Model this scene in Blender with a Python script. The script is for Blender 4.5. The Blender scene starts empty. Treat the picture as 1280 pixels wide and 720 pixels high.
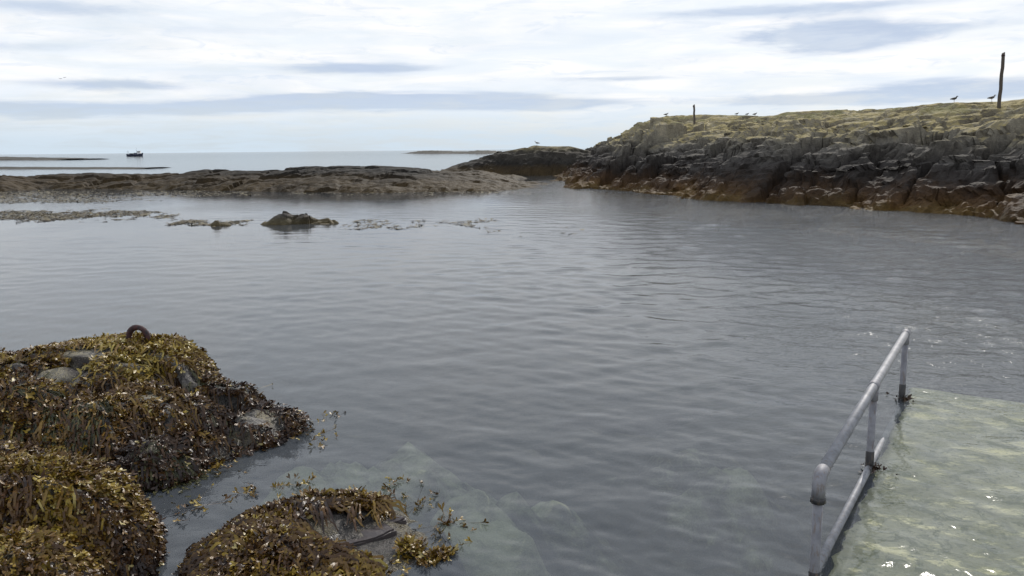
import bpy, bmesh, math, random
import numpy as np
from mathutils import Vector, Matrix, Euler
R = math.radians
random.seed(4)
rng = np.random.default_rng(11)
scene = bpy.context.scene
COL = scene.collection

# ------------------------------------------------------------------ camera, world, sun, exposure
CAM_H, F, PITCH, ROLL = 2.62, 1065.0, R(9.24), R(0.57)
cam_data = bpy.data.cameras.new('camera')
cam_data.sensor_width = 36.0
cam_data.lens = 36.0 * F / 1280.0
cam_data.clip_start, cam_data.clip_end = 0.1, 60000.0
cam = bpy.data.objects.new('camera', cam_data)
COL.objects.link(cam)
CAM_M = Matrix.Rotation(R(90) - PITCH, 4, 'X') @ Matrix.Rotation(-ROLL, 4, 'Z')
cam.matrix_world = Matrix.Translation((0, 0, CAM_H)) @ CAM_M
scene.camera = cam

SUN_EL, SUN_AZ = R(38), R(26)                 # azimuth measured from +Y towards +X
world = bpy.data.worlds.new('World')
scene.world = world
world.use_nodes = True
WT = world.node_tree
WT.nodes.clear()
sun_data = bpy.data.lights.new('sun', 'SUN')
sun_data.energy, sun_data.angle, sun_data.color = 3.0, R(0.6), (1.0, 0.95, 0.87)
sun = bpy.data.objects.new('sun', sun_data)
sd = Vector((math.sin(SUN_AZ) * math.cos(SUN_EL), math.cos(SUN_AZ) * math.cos(SUN_EL), math.sin(SUN_EL)))
sun.rotation_euler = sd.to_track_quat('Z', 'Y').to_euler()
sun.location = (10, 20, 40)
COL.objects.link(sun)
scene.view_settings.view_transform = 'Standard'
scene.view_settings.look = 'None'
scene.view_settings.exposure = 0.0
scene.view_settings.gamma = 1.0
scene.view_settings.use_curve_mapping = False
scene.cycles.max_bounces = 8
scene.cycles.transparent_max_bounces = 12
scene.cycles.caustics_reflective = False
scene.cycles.caustics_refractive = False
scene.cycles.use_denoising = True
scene.cycles.sample_clamp_direct = 6.0
scene.cycles.sample_clamp_indirect = 3.0


class NT:
    """small helper to write node trees"""
    def __init__(s, tree): s.t = tree
    def n(s, typ, **kw):
        nd = s.t.nodes.new(typ)
        for k, v in kw.items():
            setattr(nd, k, v)
        return nd
    def put(s, sock, v):
        if isinstance(v, bpy.types.NodeSocket): s.t.links.new(v, sock)
        elif v is not None: sock.default_value = v
    def m(s, op, a, b=None, c=None, clamp=False):
        nd = s.n('ShaderNodeMath', operation=op, use_clamp=clamp)
        for i, v in enumerate((a, b, c)):
            if v is not None: s.put(nd.inputs[i], v)
        return nd.outputs[0]
    def mix(s, f, a, b, blend='MIX'):
        nd = s.n('ShaderNodeMix', data_type='RGBA', blend_type=blend)
        s.put(nd.inputs[0], f)
        s.put(nd.inputs[6], a if isinstance(a, bpy.types.NodeSocket) else (*a, 1) if len(a) == 3 else a)
        s.put(nd.inputs[7], b if isinstance(b, bpy.types.NodeSocket) else (*b, 1) if len(b) == 3 else b)
        return nd.outputs[2]
    def noise(s, vec, scale, detail=4, rough=0.55, dist=0.0, out='Fac', dim='3D'):
        nd = s.n('ShaderNodeTexNoise', noise_dimensions=dim)
        if vec is not None: s.put(nd.inputs['Vector'], vec)
        nd.inputs['Scale'].default_value = scale
        nd.inputs['Detail'].default_value = detail
        nd.inputs['Roughness'].default_value = rough
        nd.inputs['Distortion'].default_value = dist
        return nd.outputs[out]
    def voro(s, vec, scale, feature='F1', out='Distance'):
        nd = s.n('ShaderNodeTexVoronoi', feature=feature)
        if vec is not None: s.put(nd.inputs['Vector'], vec)
        nd.inputs['Scale'].default_value = scale
        return nd.outputs[out]
    def ramp(s, f, stops, interp='LINEAR'):
        nd = s.n('ShaderNodeValToRGB')
        cr = nd.color_ramp
        cr.interpolation = interp
        while len(cr.elements) < len(stops): cr.elements.new(0.5)
        for e, (p, c) in zip(cr.elements, stops):
            e.position = p
            e.color = (*c, 1) if len(c) == 3 else c
        s.put(nd.inputs[0], f)
        return nd.outputs[0]
    def sstep(s, x, lo, hi):
        nd = s.n('ShaderNodeMapRange', interpolation_type='SMOOTHSTEP')
        s.put(nd.inputs[0], x)
        nd.inputs[1].default_value, nd.inputs[2].default_value = lo, hi
        return nd.outputs[0]
    def mapping(s, vec, scale=(1, 1, 1), rot=(0, 0, 0), loc=(0, 0, 0)):
        nd = s.n('ShaderNodeMapping')
        s.put(nd.inputs[0], vec)
        nd.inputs['Location'].default_value = loc
        nd.inputs['Rotation'].default_value = rot
        nd.inputs['Scale'].default_value = scale
        return nd.outputs[0]
    def xyz(s, x, y, z):
        nd = s.n('ShaderNodeCombineXYZ')
        for i, v in enumerate((x, y, z)): s.put(nd.inputs[i], v)
        return nd.outputs[0]
    def sep(s, v):
        nd = s.n('ShaderNodeSeparateXYZ')
        s.put(nd.inputs[0], v)
        return nd.outputs
    def bump(s, h, strength, dist, normal=None):
        nd = s.n('ShaderNodeBump')
        s.put(nd.inputs['Strength'], strength)
        nd.inputs['Distance'].default_value = dist
        s.put(nd.inputs['Height'], h)
        if normal is not None: s.put(nd.inputs['Normal'], normal)
        return nd.outputs[0]


def px_az_el(px, py):
    """direction of a photo pixel as azimuth / elevation in the place"""
    d = CAM_M.to_3x3() @ Vector((px - 640, 360 - py, -F)).normalized()
    return math.atan2(d.x, d.y), math.asin(d.z)


def build_sky():
    w = NT(WT)
    tc = w.n('ShaderNodeTexCoord').outputs['Generated']
    x, y, z = w.sep(tc)
    az = w.m('ARCTAN2', x, y)
    el = w.m('ARCSINE', w.m('MINIMUM', w.m('MAXIMUM', z, -1.0), 1.0))
    elp = w.m('MAXIMUM', el, 0.0)
    nish = w.n('ShaderNodeTexSky', sky_type='NISHITA', sun_disc=False, sun_elevation=SUN_EL, sun_rotation=SUN_AZ,
               altitude=0.0, air_density=1.0, dust_density=1.5, ozone_density=1.0)
    blue = w.mix(1.0, nish.outputs[0], (0.10, 0.10, 0.10), 'MULTIPLY')
    # cloud sheet : long flat streaks near the horizon, larger billows above
    stretch = w.m('POWER', w.m('ADD', elp, 0.02), 0.62)
    v1 = w.xyz(w.m('MULTIPLY', az, 2.2), w.m('MULTIPLY', stretch, 9.0), 3.3)
    v2 = w.xyz(w.m('MULTIPLY', az, 6.0), w.m('MULTIPLY', stretch, 34.0), 7.1)
    v3 = w.xyz(w.m('MULTIPLY', az, 11.0), w.m('MULTIPLY', stretch, 40.0), 1.7)
    n1 = w.noise(v1, 1.6, 5, 0.55, 0.4)
    n2 = w.noise(v2, 1.0, 6, 0.6, 0.6)
    n3 = w.noise(v3, 1.0, 5, 0.6, 0.3)
    # wandering coordinates, so that the edges of the single clouds are ragged
    waz = w.m('ADD', az, w.m('MULTIPLY', w.m('SUBTRACT', n3, 0.5), 0.10))
    wel = w.m('ADD', el, w.m('MULTIPLY', w.m('SUBTRACT', n2, 0.5), 0.016))

    def patch(px, py, wx, hy, amp):
        a, e = px_az_el(px, py)
        u = w.m('DIVIDE', w.m('SUBTRACT', waz, a), wx / F)
        v = w.m('DIVIDE', w.m('SUBTRACT', wel, e), hy / F)
        q = w.m('ADD', w.m('MULTIPLY', u, u), w.m('MULTIPLY', v, v))
        return w.m('MULTIPLY', w.m('EXPONENT', w.m('MULTIPLY', q, -1.0)), amp)
    dark = None
    for p in ((450, 86, 110, 9, 0.75), (575, 128, 140, 11, 0.95), (340, 131, 130, 9, 0.85), (420, 120, 90, 6, 0.6), (130, 105, 110, 7, 0.6), (50, 137, 150, 9, 0.85),
              (1048, 44, 85, 17, 1.35), (1000, 12, 210, 7, 0.6), (770, 97, 90, 4, 0.5), (1010, 125, 120, 8, 0.8), (1200, 118, 110, 7, 0.7),
              (700, 128, 120, 6, 0.5), (1240, 105, 120, 9, 0.6), (60, 8, 110, 10, 0.5), (40, 60, 120, 8, 0.35),
              (300, 40, 140, 8, 0.3), (1220, 30, 160, 6, 0.3)):
        k = patch(*p)
        dark = k if dark is None else w.m('ADD', dark, k)
    white = w.mix(w.sstep(n2, 0.35, 0.68), (0.90, 0.955, 1.02), (1.06, 1.05, 1.05))
    grey = (0.50, 0.60, 0.78)
    cl = w.mix(w.m('MULTIPLY', w.sstep(n1, 0.44, 0.66), 0.42), white, (0.66, 0.77, 0.90))
    n4 = w.noise(w.xyz(w.m('MULTIPLY', az, 16.0), w.m('MULTIPLY', stretch, 62.0), 5.5), 1.0, 6, 0.62, 0.8)
    cl = w.mix(w.m('MULTIPLY', w.m('MULTIPLY', w.sstep(n4, 0.50, 0.66), w.sstep(n2, 0.40, 0.60)), 0.50), cl, (0.70, 0.80, 0.94))
    dark = w.m('MULTIPLY', dark, w.m('ADD', 0.35, w.m('ADD', n4, w.m('MULTIPLY', n2, 0.4))))
    cl = w.mix(w.m('MULTIPLY', w.sstep(dark, 0.16, 0.66), 0.92), cl, w.mix(n4, (0.46, 0.56, 0.74), (0.60, 0.70, 0.86)))
    # low band of pale air above the sea
    cl = w.mix(w.m('SUBTRACT', 1.0, w.sstep(el, 0.005, 0.075)), cl, (0.655, 0.765, 0.865))
    # the overcast is thicker and duller overhead and behind the camera
    over = w.mix(w.sstep(n1, 0.35, 0.65), (0.62, 0.71, 0.85), (0.93, 0.96, 1.0))
    cl = w.mix(w.sstep(el, 0.22, 0.60), cl, over)
    cover = w.m('ADD', 0.86, w.m('MULTIPLY', w.sstep(n3, 0.35, 0.6), 0.14))
    col = w.mix(cover, blue, cl)
    bg = w.n('ShaderNodeBackground')
    w.put(bg.inputs[0], col)
    bg.inputs[1].default_value = 1.0
    out = w.n('ShaderNodeOutputWorld')
    w.t.links.new(bg.outputs[0], out.inputs[0])


build_sky()

# ------------------------------------------------------------------ helpers
def ray(px, py):
    return np.array(CAM_M.to_3x3() @ Vector((px - 640, 360 - py, -F)))


def at(px, py, z=0.0):
    d = ray(px, py)
    t = (z - CAM_H) / d[2]
    return np.array([d[0] * t, d[1] * t, z])


def at_depth(px, py, Y):
    d = ray(px, py)
    return np.array([d[0], d[1], d[2]]) * (Y / d[1]) + np.array([0, 0, CAM_H])


CAM_INV = np.array(CAM_M.to_3x3().inverted())


def project(P):
    q = (np.asarray(P) - np.array([0, 0, CAM_H])) @ CAM_INV.T
    return 640 + F * q[..., 0] / -q[..., 2], 360 - F * q[..., 1] / -q[..., 2]


def h2(ix, iy, seed):
    a = (ix.astype(np.int64) * 374761393 + iy.astype(np.int64) * 668265263 + seed * 1274126177) & 0xFFFFFFFF
    a = ((a ^ (a >> 13)) * 1274126177) & 0xFFFFFFFF
    a = ((a ^ (a >> 16)) * 2246822519) & 0xFFFFFFFF
    a = a ^ (a >> 15)
    return (a & 0xFFFFFF) / float(0x1000000)


def gnoise(x, y, seed=0):
    ix, iy = np.floor(x), np.floor(y)
    fx, fy = x - ix, y - iy
    ux, uy = fx * fx * fx * (fx * (fx * 6 - 15) + 10), fy * fy * fy * (fy * (fy * 6 - 15) + 10)
    def g(dx, dy):
        a = h2(ix + dx, iy + dy, seed) * 2 * np.pi
        return np.cos(a) * (fx - dx) + np.sin(a) * (fy - dy)
    return ((g(0, 0) * (1 - ux) + g(1, 0) * ux) * (1 - uy) + (g(0, 1) * (1 - ux) + g(1, 1) * ux) * uy) * 1.4


def fbm(x, y, seed=0, octaves=4, gain=0.5):
    s, a, t = 0, 1.0, 0
    for o in range(octaves):
        s = s + a * gnoise(x * 2 ** o + 17.3 * o, y * 2 ** o - 9.1 * o, seed + o)
        t += a
        a *= gain
    return s / t


def worley(x, y, seed=0, jitter=0.9):
    ix, iy = np.floor(x), np.floor(y)
    f1 = np.full(x.shape, 1e9); f2 = np.full(x.shape, 1e9)
    cid = np.zeros(x.shape); cx = np.zeros(x.shape); cy = np.zeros(x.shape)
    for dx in (-1, 0, 1):
        for dy in (-1, 0, 1):
            jx, jy = ix + dx, iy + dy
            qx = jx + 0.5 + jitter * (h2(jx, jy, seed) - 0.5)
            qy = jy + 0.5 + jitter * (h2(jx, jy, seed + 101) - 0.5)
            d = np.hypot(x - qx, y - qy)
            near = d < f1
            f2 = np.where(near, f1, np.minimum(f2, d))
            cid = np.where(near, h2(jx, jy, seed + 57), cid)
            cx = np.where(near, qx, cx); cy = np.where(near, qy, cy)
            f1 = np.where(near, d, f1)
    return f1, f2, cid, x - cx, y - cy


def blocks(x, y, size, amp, seed, rot=0.4, aniso=1.8, tilt=0.5, crack=0.5, warp=0.35, dome=0.25):
    """jointed bedrock: tilted, slightly domed blocks with open joints"""
    wx = x + warp * size * fbm(x / size * 0.7, y / size * 0.7, seed + 7, 3)
    wy = y + warp * size * fbm(x / size * 0.7 + 31, y / size * 0.7 + 5, seed + 8, 3)
    c, s = math.cos(rot), math.sin(rot)
    a, b = (wx * c + wy * s) / (size * aniso), (-wx * s + wy * c) / size
    f1, f2, cid, dx, dy = worley(a, b, seed)
    ang = np.modf(cid * 7.77)[0] * 2 * np.pi
    t = (dx * np.cos(ang) + dy * np.sin(ang)) * tilt * 2 * amp
    return amp * (2 * cid - 1) + t - crack * amp * np.exp(-(f2 - f1) / 0.09) - dome * amp * f1 * f1 * 2


def link(name, me, mat=None, parent=None):
    o = bpy.data.objects.new(name, me)
    COL.objects.link(o)
    if mat: me.materials.append(mat)
    if parent is not None: o.parent = parent
    return o


def np_mesh(name, V, faces_idx, nper, smooth=False):
    me = bpy.data.meshes.new(name)
    V = np.ascontiguousarray(V, dtype=np.float32)
    fi = np.ascontiguousarray(faces_idx, dtype=np.int32).ravel()
    nf = len(fi) // nper
    me.vertices.add(len(V)); me.loops.add(len(fi)); me.polygons.add(nf)
    me.vertices.foreach_set('co', V.ravel())
    me.loops.foreach_set('vertex_index', fi)
    me.polygons.foreach_set('loop_start', np.arange(nf, dtype=np.int32) * nper)
    me.polygons.foreach_set('use_smooth', np.full(nf, smooth, dtype=bool))
    me.update(calc_edges=True)
    me.validate()
    return me


def grid_faces(nu, nv, keep=None):
    i = np.arange(nu * nv).reshape(nu, nv)
    q = np.stack([i[:-1, :-1], i[1:, :-1], i[1:, 1:], i[:-1, 1:]], -1)
    if keep is not None: q = q[keep]
    return q.reshape(-1, 4)


def grid_mesh(name, X, Y, Z, zmin=None, smooth=False):
    nu, nv = X.shape
    V = np.stack([X, Y, Z], -1).reshape(-1, 3)
    keep = None
    if zmin is not None:
        k = Z > zmin
        keep = k[:-1, :-1] | k[1:, :-1] | k[1:, 1:] | k[:-1, 1:]
    q = grid_faces(nu, nv, keep)
    used = np.unique(q)
    remap = np.full(len(V), -1); remap[used] = np.arange(len(used))
    return np_mesh(name, V[used], remap[q], 4, smooth)


def seg_dist(X, Y, poly, closed=True):
    P = np.asarray(poly)[:, :2]
    d = np.full(X.shape, 1e9)
    n = len(P)
    inside = np.zeros(X.shape, bool)
    for i in range(n if closed else n - 1):
        a, b = P[i], P[(i + 1) % n]
        e = b - a
        t = np.clip(((X - a[0]) * e[0] + (Y - a[1]) * e[1]) / (e @ e), 0, 1)
        d = np.minimum(d, np.hypot(X - a[0] - t * e[0], Y - a[1] - t * e[1]))
        if closed:
            c = ((a[1] > Y) != (b[1] > Y)) & (X < (b[0] - a[0]) * (Y - a[1]) / (b[1] - a[1] + 1e-12) + a[0])
            inside ^= c
    return np.where(inside, d, -d) if closed else d


def tag(o, label=None, cat=None, group=None, kind=None):
    if label: o['label'] = label
    if cat: o['category'] = cat
    if group: o['group'] = group
    if kind: o['kind'] = kind
    return o


def empty(name, loc, rz=0.0):
    o = bpy.data.objects.new(name, None)
    o.location = [float(v) for v in loc]
    o.rotation_euler = (0, 0, rz)
    COL.objects.link(o)
    return o


def copy_tree(o):
    c = o.copy()
    COL.objects.link(c)
    for ch in [k for k in COL.objects if k.parent == o]:
        d = ch.copy()
        COL.objects.link(d)
        d.parent = c
        for g in [k for k in COL.objects if k.parent == ch]:
            e = g.copy()
            COL.objects.link(e)
            e.parent = d
    return c


def sweep(pts, radii, seg=12, cap=True, V=None, Fc=None, squash=None):
    """tube along a polyline; returns verts, faces (lists)"""
    V = [] if V is None else V
    Fc = [] if Fc is None else Fc
    pts = [Vector(p) for p in pts]
    n = len(pts)
    if not hasattr(radii, '__len__'): radii = [radii] * n
    ref = None
    base = len(V)
    for i, p in enumerate(pts):
        t = (pts[min(i + 1, n - 1)] - pts[max(i - 1, 0)]).normalized()
        if ref is None:
            ref = Vector((0, 0, 1)) if abs(t.z) < 0.9 else Vector((1, 0, 0))
        a = (ref - t * ref.dot(t)).normalized()
        ref = a
        b = t.cross(a)
        sq = squash[i] if squash else 1.0
        for k in range(seg):
            an = 2 * math.pi * k / seg
            V.append(p + (a * math.cos(an) + b * math.sin(an) * sq) * radii[i])
    for i in range(n - 1):
        for k in range(seg):
            k2 = (k + 1) % seg
            Fc.append((base + i * seg + k, base + i * seg + k2, base + (i + 1) * seg + k2, base + (i + 1) * seg + k))
    if cap:
        Fc.append(tuple(base + k for k in reversed(range(seg))))
        Fc.append(tuple(base + (n - 1) * seg + k for k in range(seg)))
    return V, Fc


def py_mesh(name, V, Fc, smooth=True, autosmooth=True):
    me = bpy.data.meshes.new(name)
    me.from_pydata([tuple(v) for v in V], [], Fc)
    me.update()
    for p in me.polygons: p.use_smooth = smooth and len(p.vertices) <= 4
    return me


def material(name):
    m = bpy.data.materials.new(name)
    m.use_nodes = True
    m.node_tree.nodes.clear()
    k = NT(m.node_tree)
    bs = k.n('ShaderNodeBsdfPrincipled')
    out = k.n('ShaderNodeOutputMaterial')
    k.t.links.new(bs.outputs[0], out.inputs[0])
    return m, k, bs, out


def wpos(k):
    return k.n('ShaderNodeNewGeometry').outputs['Position']


# ------------------------------------------------------------------ materials
def bedrock_material(name, zones, zscale, lichen=None, grass=False, bump=0.5):
    """rock with the tidal zones of a shore : weed, black band, bare rock, lichen"""
    m, k, bs, out = material(name)
    P = wpos(k)
    nrm = k.n('ShaderNodeNewGeometry').outputs['Normal']
    z = k.sep(P)[2]
    nz = k.sep(nrm)[2]
    n1 = k.noise(P, 0.45, 5, 0.6)
    n2 = k.noise(P, 2.3, 6, 0.65)
    n3 = k.noise(k.mapping(P, (1, 1, 2.4), (0.3, 0.5, 0.4)), 7.0, 5, 0.7)
    zz = k.m('ADD', z, k.m('MULTIPLY', k.m('SUBTRACT', n1, 0.5), 1.9 * zscale / 5))
    zz = k.m('ADD', zz, k.m('MULTIPLY', k.m('SUBTRACT', n2, 0.5), 1.3 * zscale / 5))
    col = k.ramp(k.m('DIVIDE', zz, zscale), zones)
    col = k.mix(k.m('MULTIPLY', k.sstep(n3, 0.42, 0.75), 0.55), col, k.mix(1.0, col, (2.0, 1.95, 1.85), 'MULTIPLY'))
    col = k.mix(k.m('MULTIPLY', k.sstep(n2, 0.52, 0.30), 0.6), col, k.mix(1.0, col, (0.40, 0.38, 0.36), 'MULTIPLY'))
    n5 = k.noise(k.mapping(P, (1, 1, 1.8), (0.2, 0.4, 0.1)), 0.22, 5, 0.65, 0.5)
    col = k.mix(k.m('MULTIPLY', k.sstep(n5, 0.52, 0.38), 0.65), col, k.mix(1.0, col, (0.42, 0.40, 0.38), 'MULTIPLY'))
    col = k.mix(k.m('MULTIPLY', k.sstep(n5, 0.55, 0.68), 0.5), col, k.mix(1.0, col, (1.6, 1.55, 1.45), 'MULTIPLY'))
    if lichen:
        lo, hi, lc = lichen
        f = k.m('MULTIPLY', k.sstep(zz, lo, hi), k.sstep(nz, 0.30, 0.8))
        f = k.m('MULTIPLY', f, k.sstep(k.noise(P, 1.1, 5, 0.7), 0.34, 0.54))
        col = k.mix(k.m('MULTIPLY', f, 0.9), col, k.mix(n3, lc, (0.32, 0.27, 0.15)))
        # pale crust and bird droppings
        f2 = k.m('MULTIPLY', k.sstep(zz, lo - 1.4, hi), k.sstep(k.noise(P, 3.1, 4, 0.75), 0.60, 0.70))
        col = k.mix(k.m('MULTIPLY', f2, 0.5), col, (0.34, 0.32, 0.27))
    if grass:
        f = k.m('MULTIPLY', k.sstep(zz, 3.9, 4.7), k.sstep(k.noise(P, 0.35, 4, 0.6), 0.47, 0.56))
        f = k.m('MULTIPLY', f, k.sstep(nz, 0.55, 0.85))
        col = k.mix(k.m('MULTIPLY', f, 0.8), col, k.mix(n3, (0.075, 0.085, 0.028), (0.14, 0.13, 0.05)))
    k.put(bs.inputs['Base Color'], col)
    k.put(bs.inputs['Roughness'], k.m('ADD', 0.68, k.m('MULTIPLY', k.sstep(zz, 0.2, 2.2), 0.2)))
    bs.inputs['Specular IOR Level'].default_value = 0.22
    hgt = k.m('ADD', k.m('MULTIPLY', n3, 0.5), k.m('MULTIPLY', k.noise(P, 22, 4, 0.7), 0.25))
    hgt = k.m('ADD', hgt, n2)
    k.put(bs.inputs['Normal'], k.bump(hgt, bump, 0.16))
    return m


HEAD_ZONES = [(0.0, (0.085, 0.052, 0.014)), (0.06, (0.070, 0.038, 0.012)), (0.15, (0.050, 0.028, 0.014)),
              (0.26, (0.028, 0.022, 0.019)), (0.36, (0.050, 0.045, 0.042)), (0.50, (0.105, 0.096, 0.084)),
              (0.68, (0.200, 0.182, 0.145)), (1.0, (0.26, 0.230, 0.165))]
REEF_ZONES = [(0.0, (0.042, 0.027, 0.009)), (0.25, (0.043, 0.027, 0.009)), (0.48, (0.030, 0.020, 0.009)),
              (0.62, (0.020, 0.017, 0.014)), (1.0, (0.042, 0.037, 0.031))]
MAT_HEAD = bedrock_material('headland_rock', HEAD_ZONES, 5.0, (2.6, 3.5, (0.31, 0.24, 0.072)), True, 0.6)
MAT_REEF = bedrock_material('reef_rock', REEF_ZONES, 1.9, (2.1, 3.3, (0.18, 0.15, 0.07)), False, 0.6)
MAT_FAR = bedrock_material('islet_rock', [(0, (0.05, 0.045, 0.035)), (1, (0.085, 0.08, 0.07))], 3.0, None, False, 0.3)

# ------------------------------------------------------------------ headland (right)
def interp_az(pts):
    """photo skyline -> elevation (tangent) over azimuth, used as the height of the plateau"""
    A, E = zip(*[px_az_el(*p) for p in pts])
    return np.array(A), np.tan(np.array(E))


shore_px = [(690, 219), (706, 226), (740, 236), (800, 241), (850, 247), (930, 252), (1050, 259), (1150, 265), (1230, 273), (1285, 283)]
shore = [at(*p)[:2] for p in shore_px]
shore = [np.array([8.0, 112.0]), np.array([4.6, 92.0])] + shore + [np.array([19.5, 24.0]), np.array([25, 19.5]), np.array([34, 16]), np.array([60, 14])]
head_poly = shore + [np.array([70, 20]), np.array([70, 125])]
SKY_A, SKY_E = interp_az([(690, 192), (712, 184), (724, 175), (766, 165), (780, 156), (797, 146), (823, 142), (844, 144), (875, 144), (912, 145),
                          (967, 145), (983, 141), (1060, 137), (1110, 135), (1140, 132), (1193, 129), (1247, 128), (1280, 125), (1400, 122)])


def build_headland():
    # local frame running along the shore
    o = np.array([3.2, 88.0]); e = np.array([22.5, 17.0])
    L = np.hypot(*(e - o)); ud = (e - o) / L
    vd = np.array([-ud[1], ud[0]])
    if vd[0] < 0: vd = -vd
    u = np.concatenate([np.linspace(-14, L * 0.45, 380, endpoint=False), np.linspace(L * 0.45, L + 16, 620)])
    v = np.concatenate([np.linspace(-10.5, 10, 270, endpoint=False), 10 + 30 * np.linspace(0, 1, 110) ** 1.35])
    U, V = np.meshgrid(u, v, indexing='ij')
    X = o[0] + U * ud[0] + V * vd[0]
    Y = o[1] + U * ud[1] + V * vd[1]
    d = seg_dist(X, Y, head_poly)
    d = d + 0.9 * fbm(X * 0.33, Y * 0.33, 3, 3) + 0.45 * fbm(X * 1.3, Y * 1.3, 9, 3)
    az = np.arctan2(X, Y)
    te = np.interp(az, SKY_A, SKY_E)
    rid = 15.5 + 1.5 * fbm(X * 0.1, Y * 0.1, 5, 2)
    # height the plateau needs at its ridge, from distance of the ridge along the line of sight
    dist = np.hypot(X, Y)
    Hp = CAM_H + te * (dist + (rid - d) * 1.15)
    Hp = np.clip(Hp, 1.6, 6.5)
    fr = np.interp(d / rid, [-0.4, -0.10, 0.0, 0.05, 0.10, 0.17, 0.25, 0.34, 0.50, 0.75, 1.0, 1.5, 2.6],
                   [-0.6, -0.16, 0.0, 0.09, 0.20, 0.36, 0.50, 0.62, 0.735, 0.875, 0.985, 0.97, 0.80])
    Z = fr * Hp
    rough = np.interp(d, [-1, 0.5, 2.0, 5.5, 9, 18], [0.25, 0.6, 1.0, 1.0, 0.55, 0.35])
    Z = Z + rough * blocks(X, Y, 7.5, 0.24, 19, rot=0.9, aniso=1.6, tilt=0.9, crack=0.9, dome=0.2, warp=0.5)
    Z = Z + rough * blocks(X, Y, 3.2, 0.62, 21, rot=0.5, aniso=1.8, tilt=0.8, crack=0.8, dome=0.1)
    def ledges(Z, h_, a, wob, lo, hi, k, seed):
        """beds of rock : flat treads and steep risers, dipping gently away along the shore"""
        sv = (Z + a * Y - 0.02 * X + wob * fbm(X * 0.4, Y * 0.4, seed, 3)) / h_
        fl_ = np.floor(sv); ff = sv - fl_
        rise = np.clip((ff - lo) / (hi - lo), 0, 1)
        rise = rise * rise * (3 - 2 * rise)
        return Z + k * h_ * (fl_ + rise - sv + 0.35)
    Z = ledges(Z, 0.95, 0.07, 0.5, 0.72, 0.98, rough * 0.75 * np.clip(0.75 + 1.6 * fbm(X * 0.22, Y * 0.22, 55, 2), 0, 1), 51)
    Z = Z + rough * blocks(X, Y, 1.4, 0.20, 33, rot=0.6, aniso=1.8, tilt=0.7, crack=0.9, dome=0.1)
    Z = ledges(Z, 0.30, 0.07, 0.25, 0.66, 0.98, rough * 0.65, 57)
    Z = Z + rough * blocks(X, Y, 0.6, 0.045, 45, rot=0.2, aniso=1.6, tilt=0.9, crack=0.7)
    Z = Z + rough * 0.06 * fbm(X * 2.1, Y * 2.1, 14, 4)
    # weed cushions near the tide line, turf hummocks on the top
    wl = np.interp(Z, [-0.2, 0.1, 0.7, 1.2], [0, 1, 1, 0])
    f1, _, cid, _, _ = worley(X * 2.3 + 0.3 * fbm(X * 2, Y * 2, 4, 2), Y * 2.3, 61)
    Z = Z + wl * (0.20 * (1 - np.minimum(f1, 1) ** 2) * (0.4 + cid) - 0.07)
    top = np.interp(d, [9, 13], [0, 1])
    f1, _, cid, _, _ = worley(X * 1.1, Y * 1.1, 71)
    Z = Z + top * (0.16 * (1 - np.minimum(f1, 1) ** 2) * cid + 0.10 * fbm(X * 1.5, Y * 1.5, 77, 3))
    # keep the skyline where the photograph has it : nothing inland rises above the ridge line of sight
    lim = CAM_H + te * dist + 0.10 * fbm(X * 0.9, Y * 0.9, 43, 3) + 0.05
    Z = np.where(Z > lim - 0.2, lim - 0.2 + 0.2 * np.tanh((Z - lim + 0.2) / 0.2), Z)
    Z = np.where(d > 0.25, np.maximum(Z, 0.08 + 0.24 * fbm(X * 1.9, Y * 1.9, 41, 3) + 0.05 * d), Z)
    # undercut jitter so that steep faces are not smooth sheets
    jx = 0.20 * rough * fbm(X * 1.2 + Z * 1.9, Y * 1.2 - Z * 2.2, 91, 3)
    jy = 0.20 * rough * fbm(X * 1.2 - Z * 2.1, Y * 1.2 + Z * 1.7, 95, 3)
    zb = (Z + 0.07 * Y + 0.35 * fbm(X * 0.5, Y * 0.5, 97, 3)) / 0.36
    lay = np.floor(zb)
    sh = 0.34 * rough * (h2(lay, np.floor(X * 0.35 + lay * 0.37) + 0 * lay, 98) - 0.5) * np.interp(d, [0.2, 1.0], [0, 1])
    me = grid_mesh('headland', X + jx - vd[0] * sh, Y + jy - vd[1] * sh, Z, zmin=-0.9)
    return tag(link('headland', me, MAT_HEAD), 'high grey rock headland with yellow lichen on top and brown weed at its foot', 'headland', kind='structure')


headland = build_headland()


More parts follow.
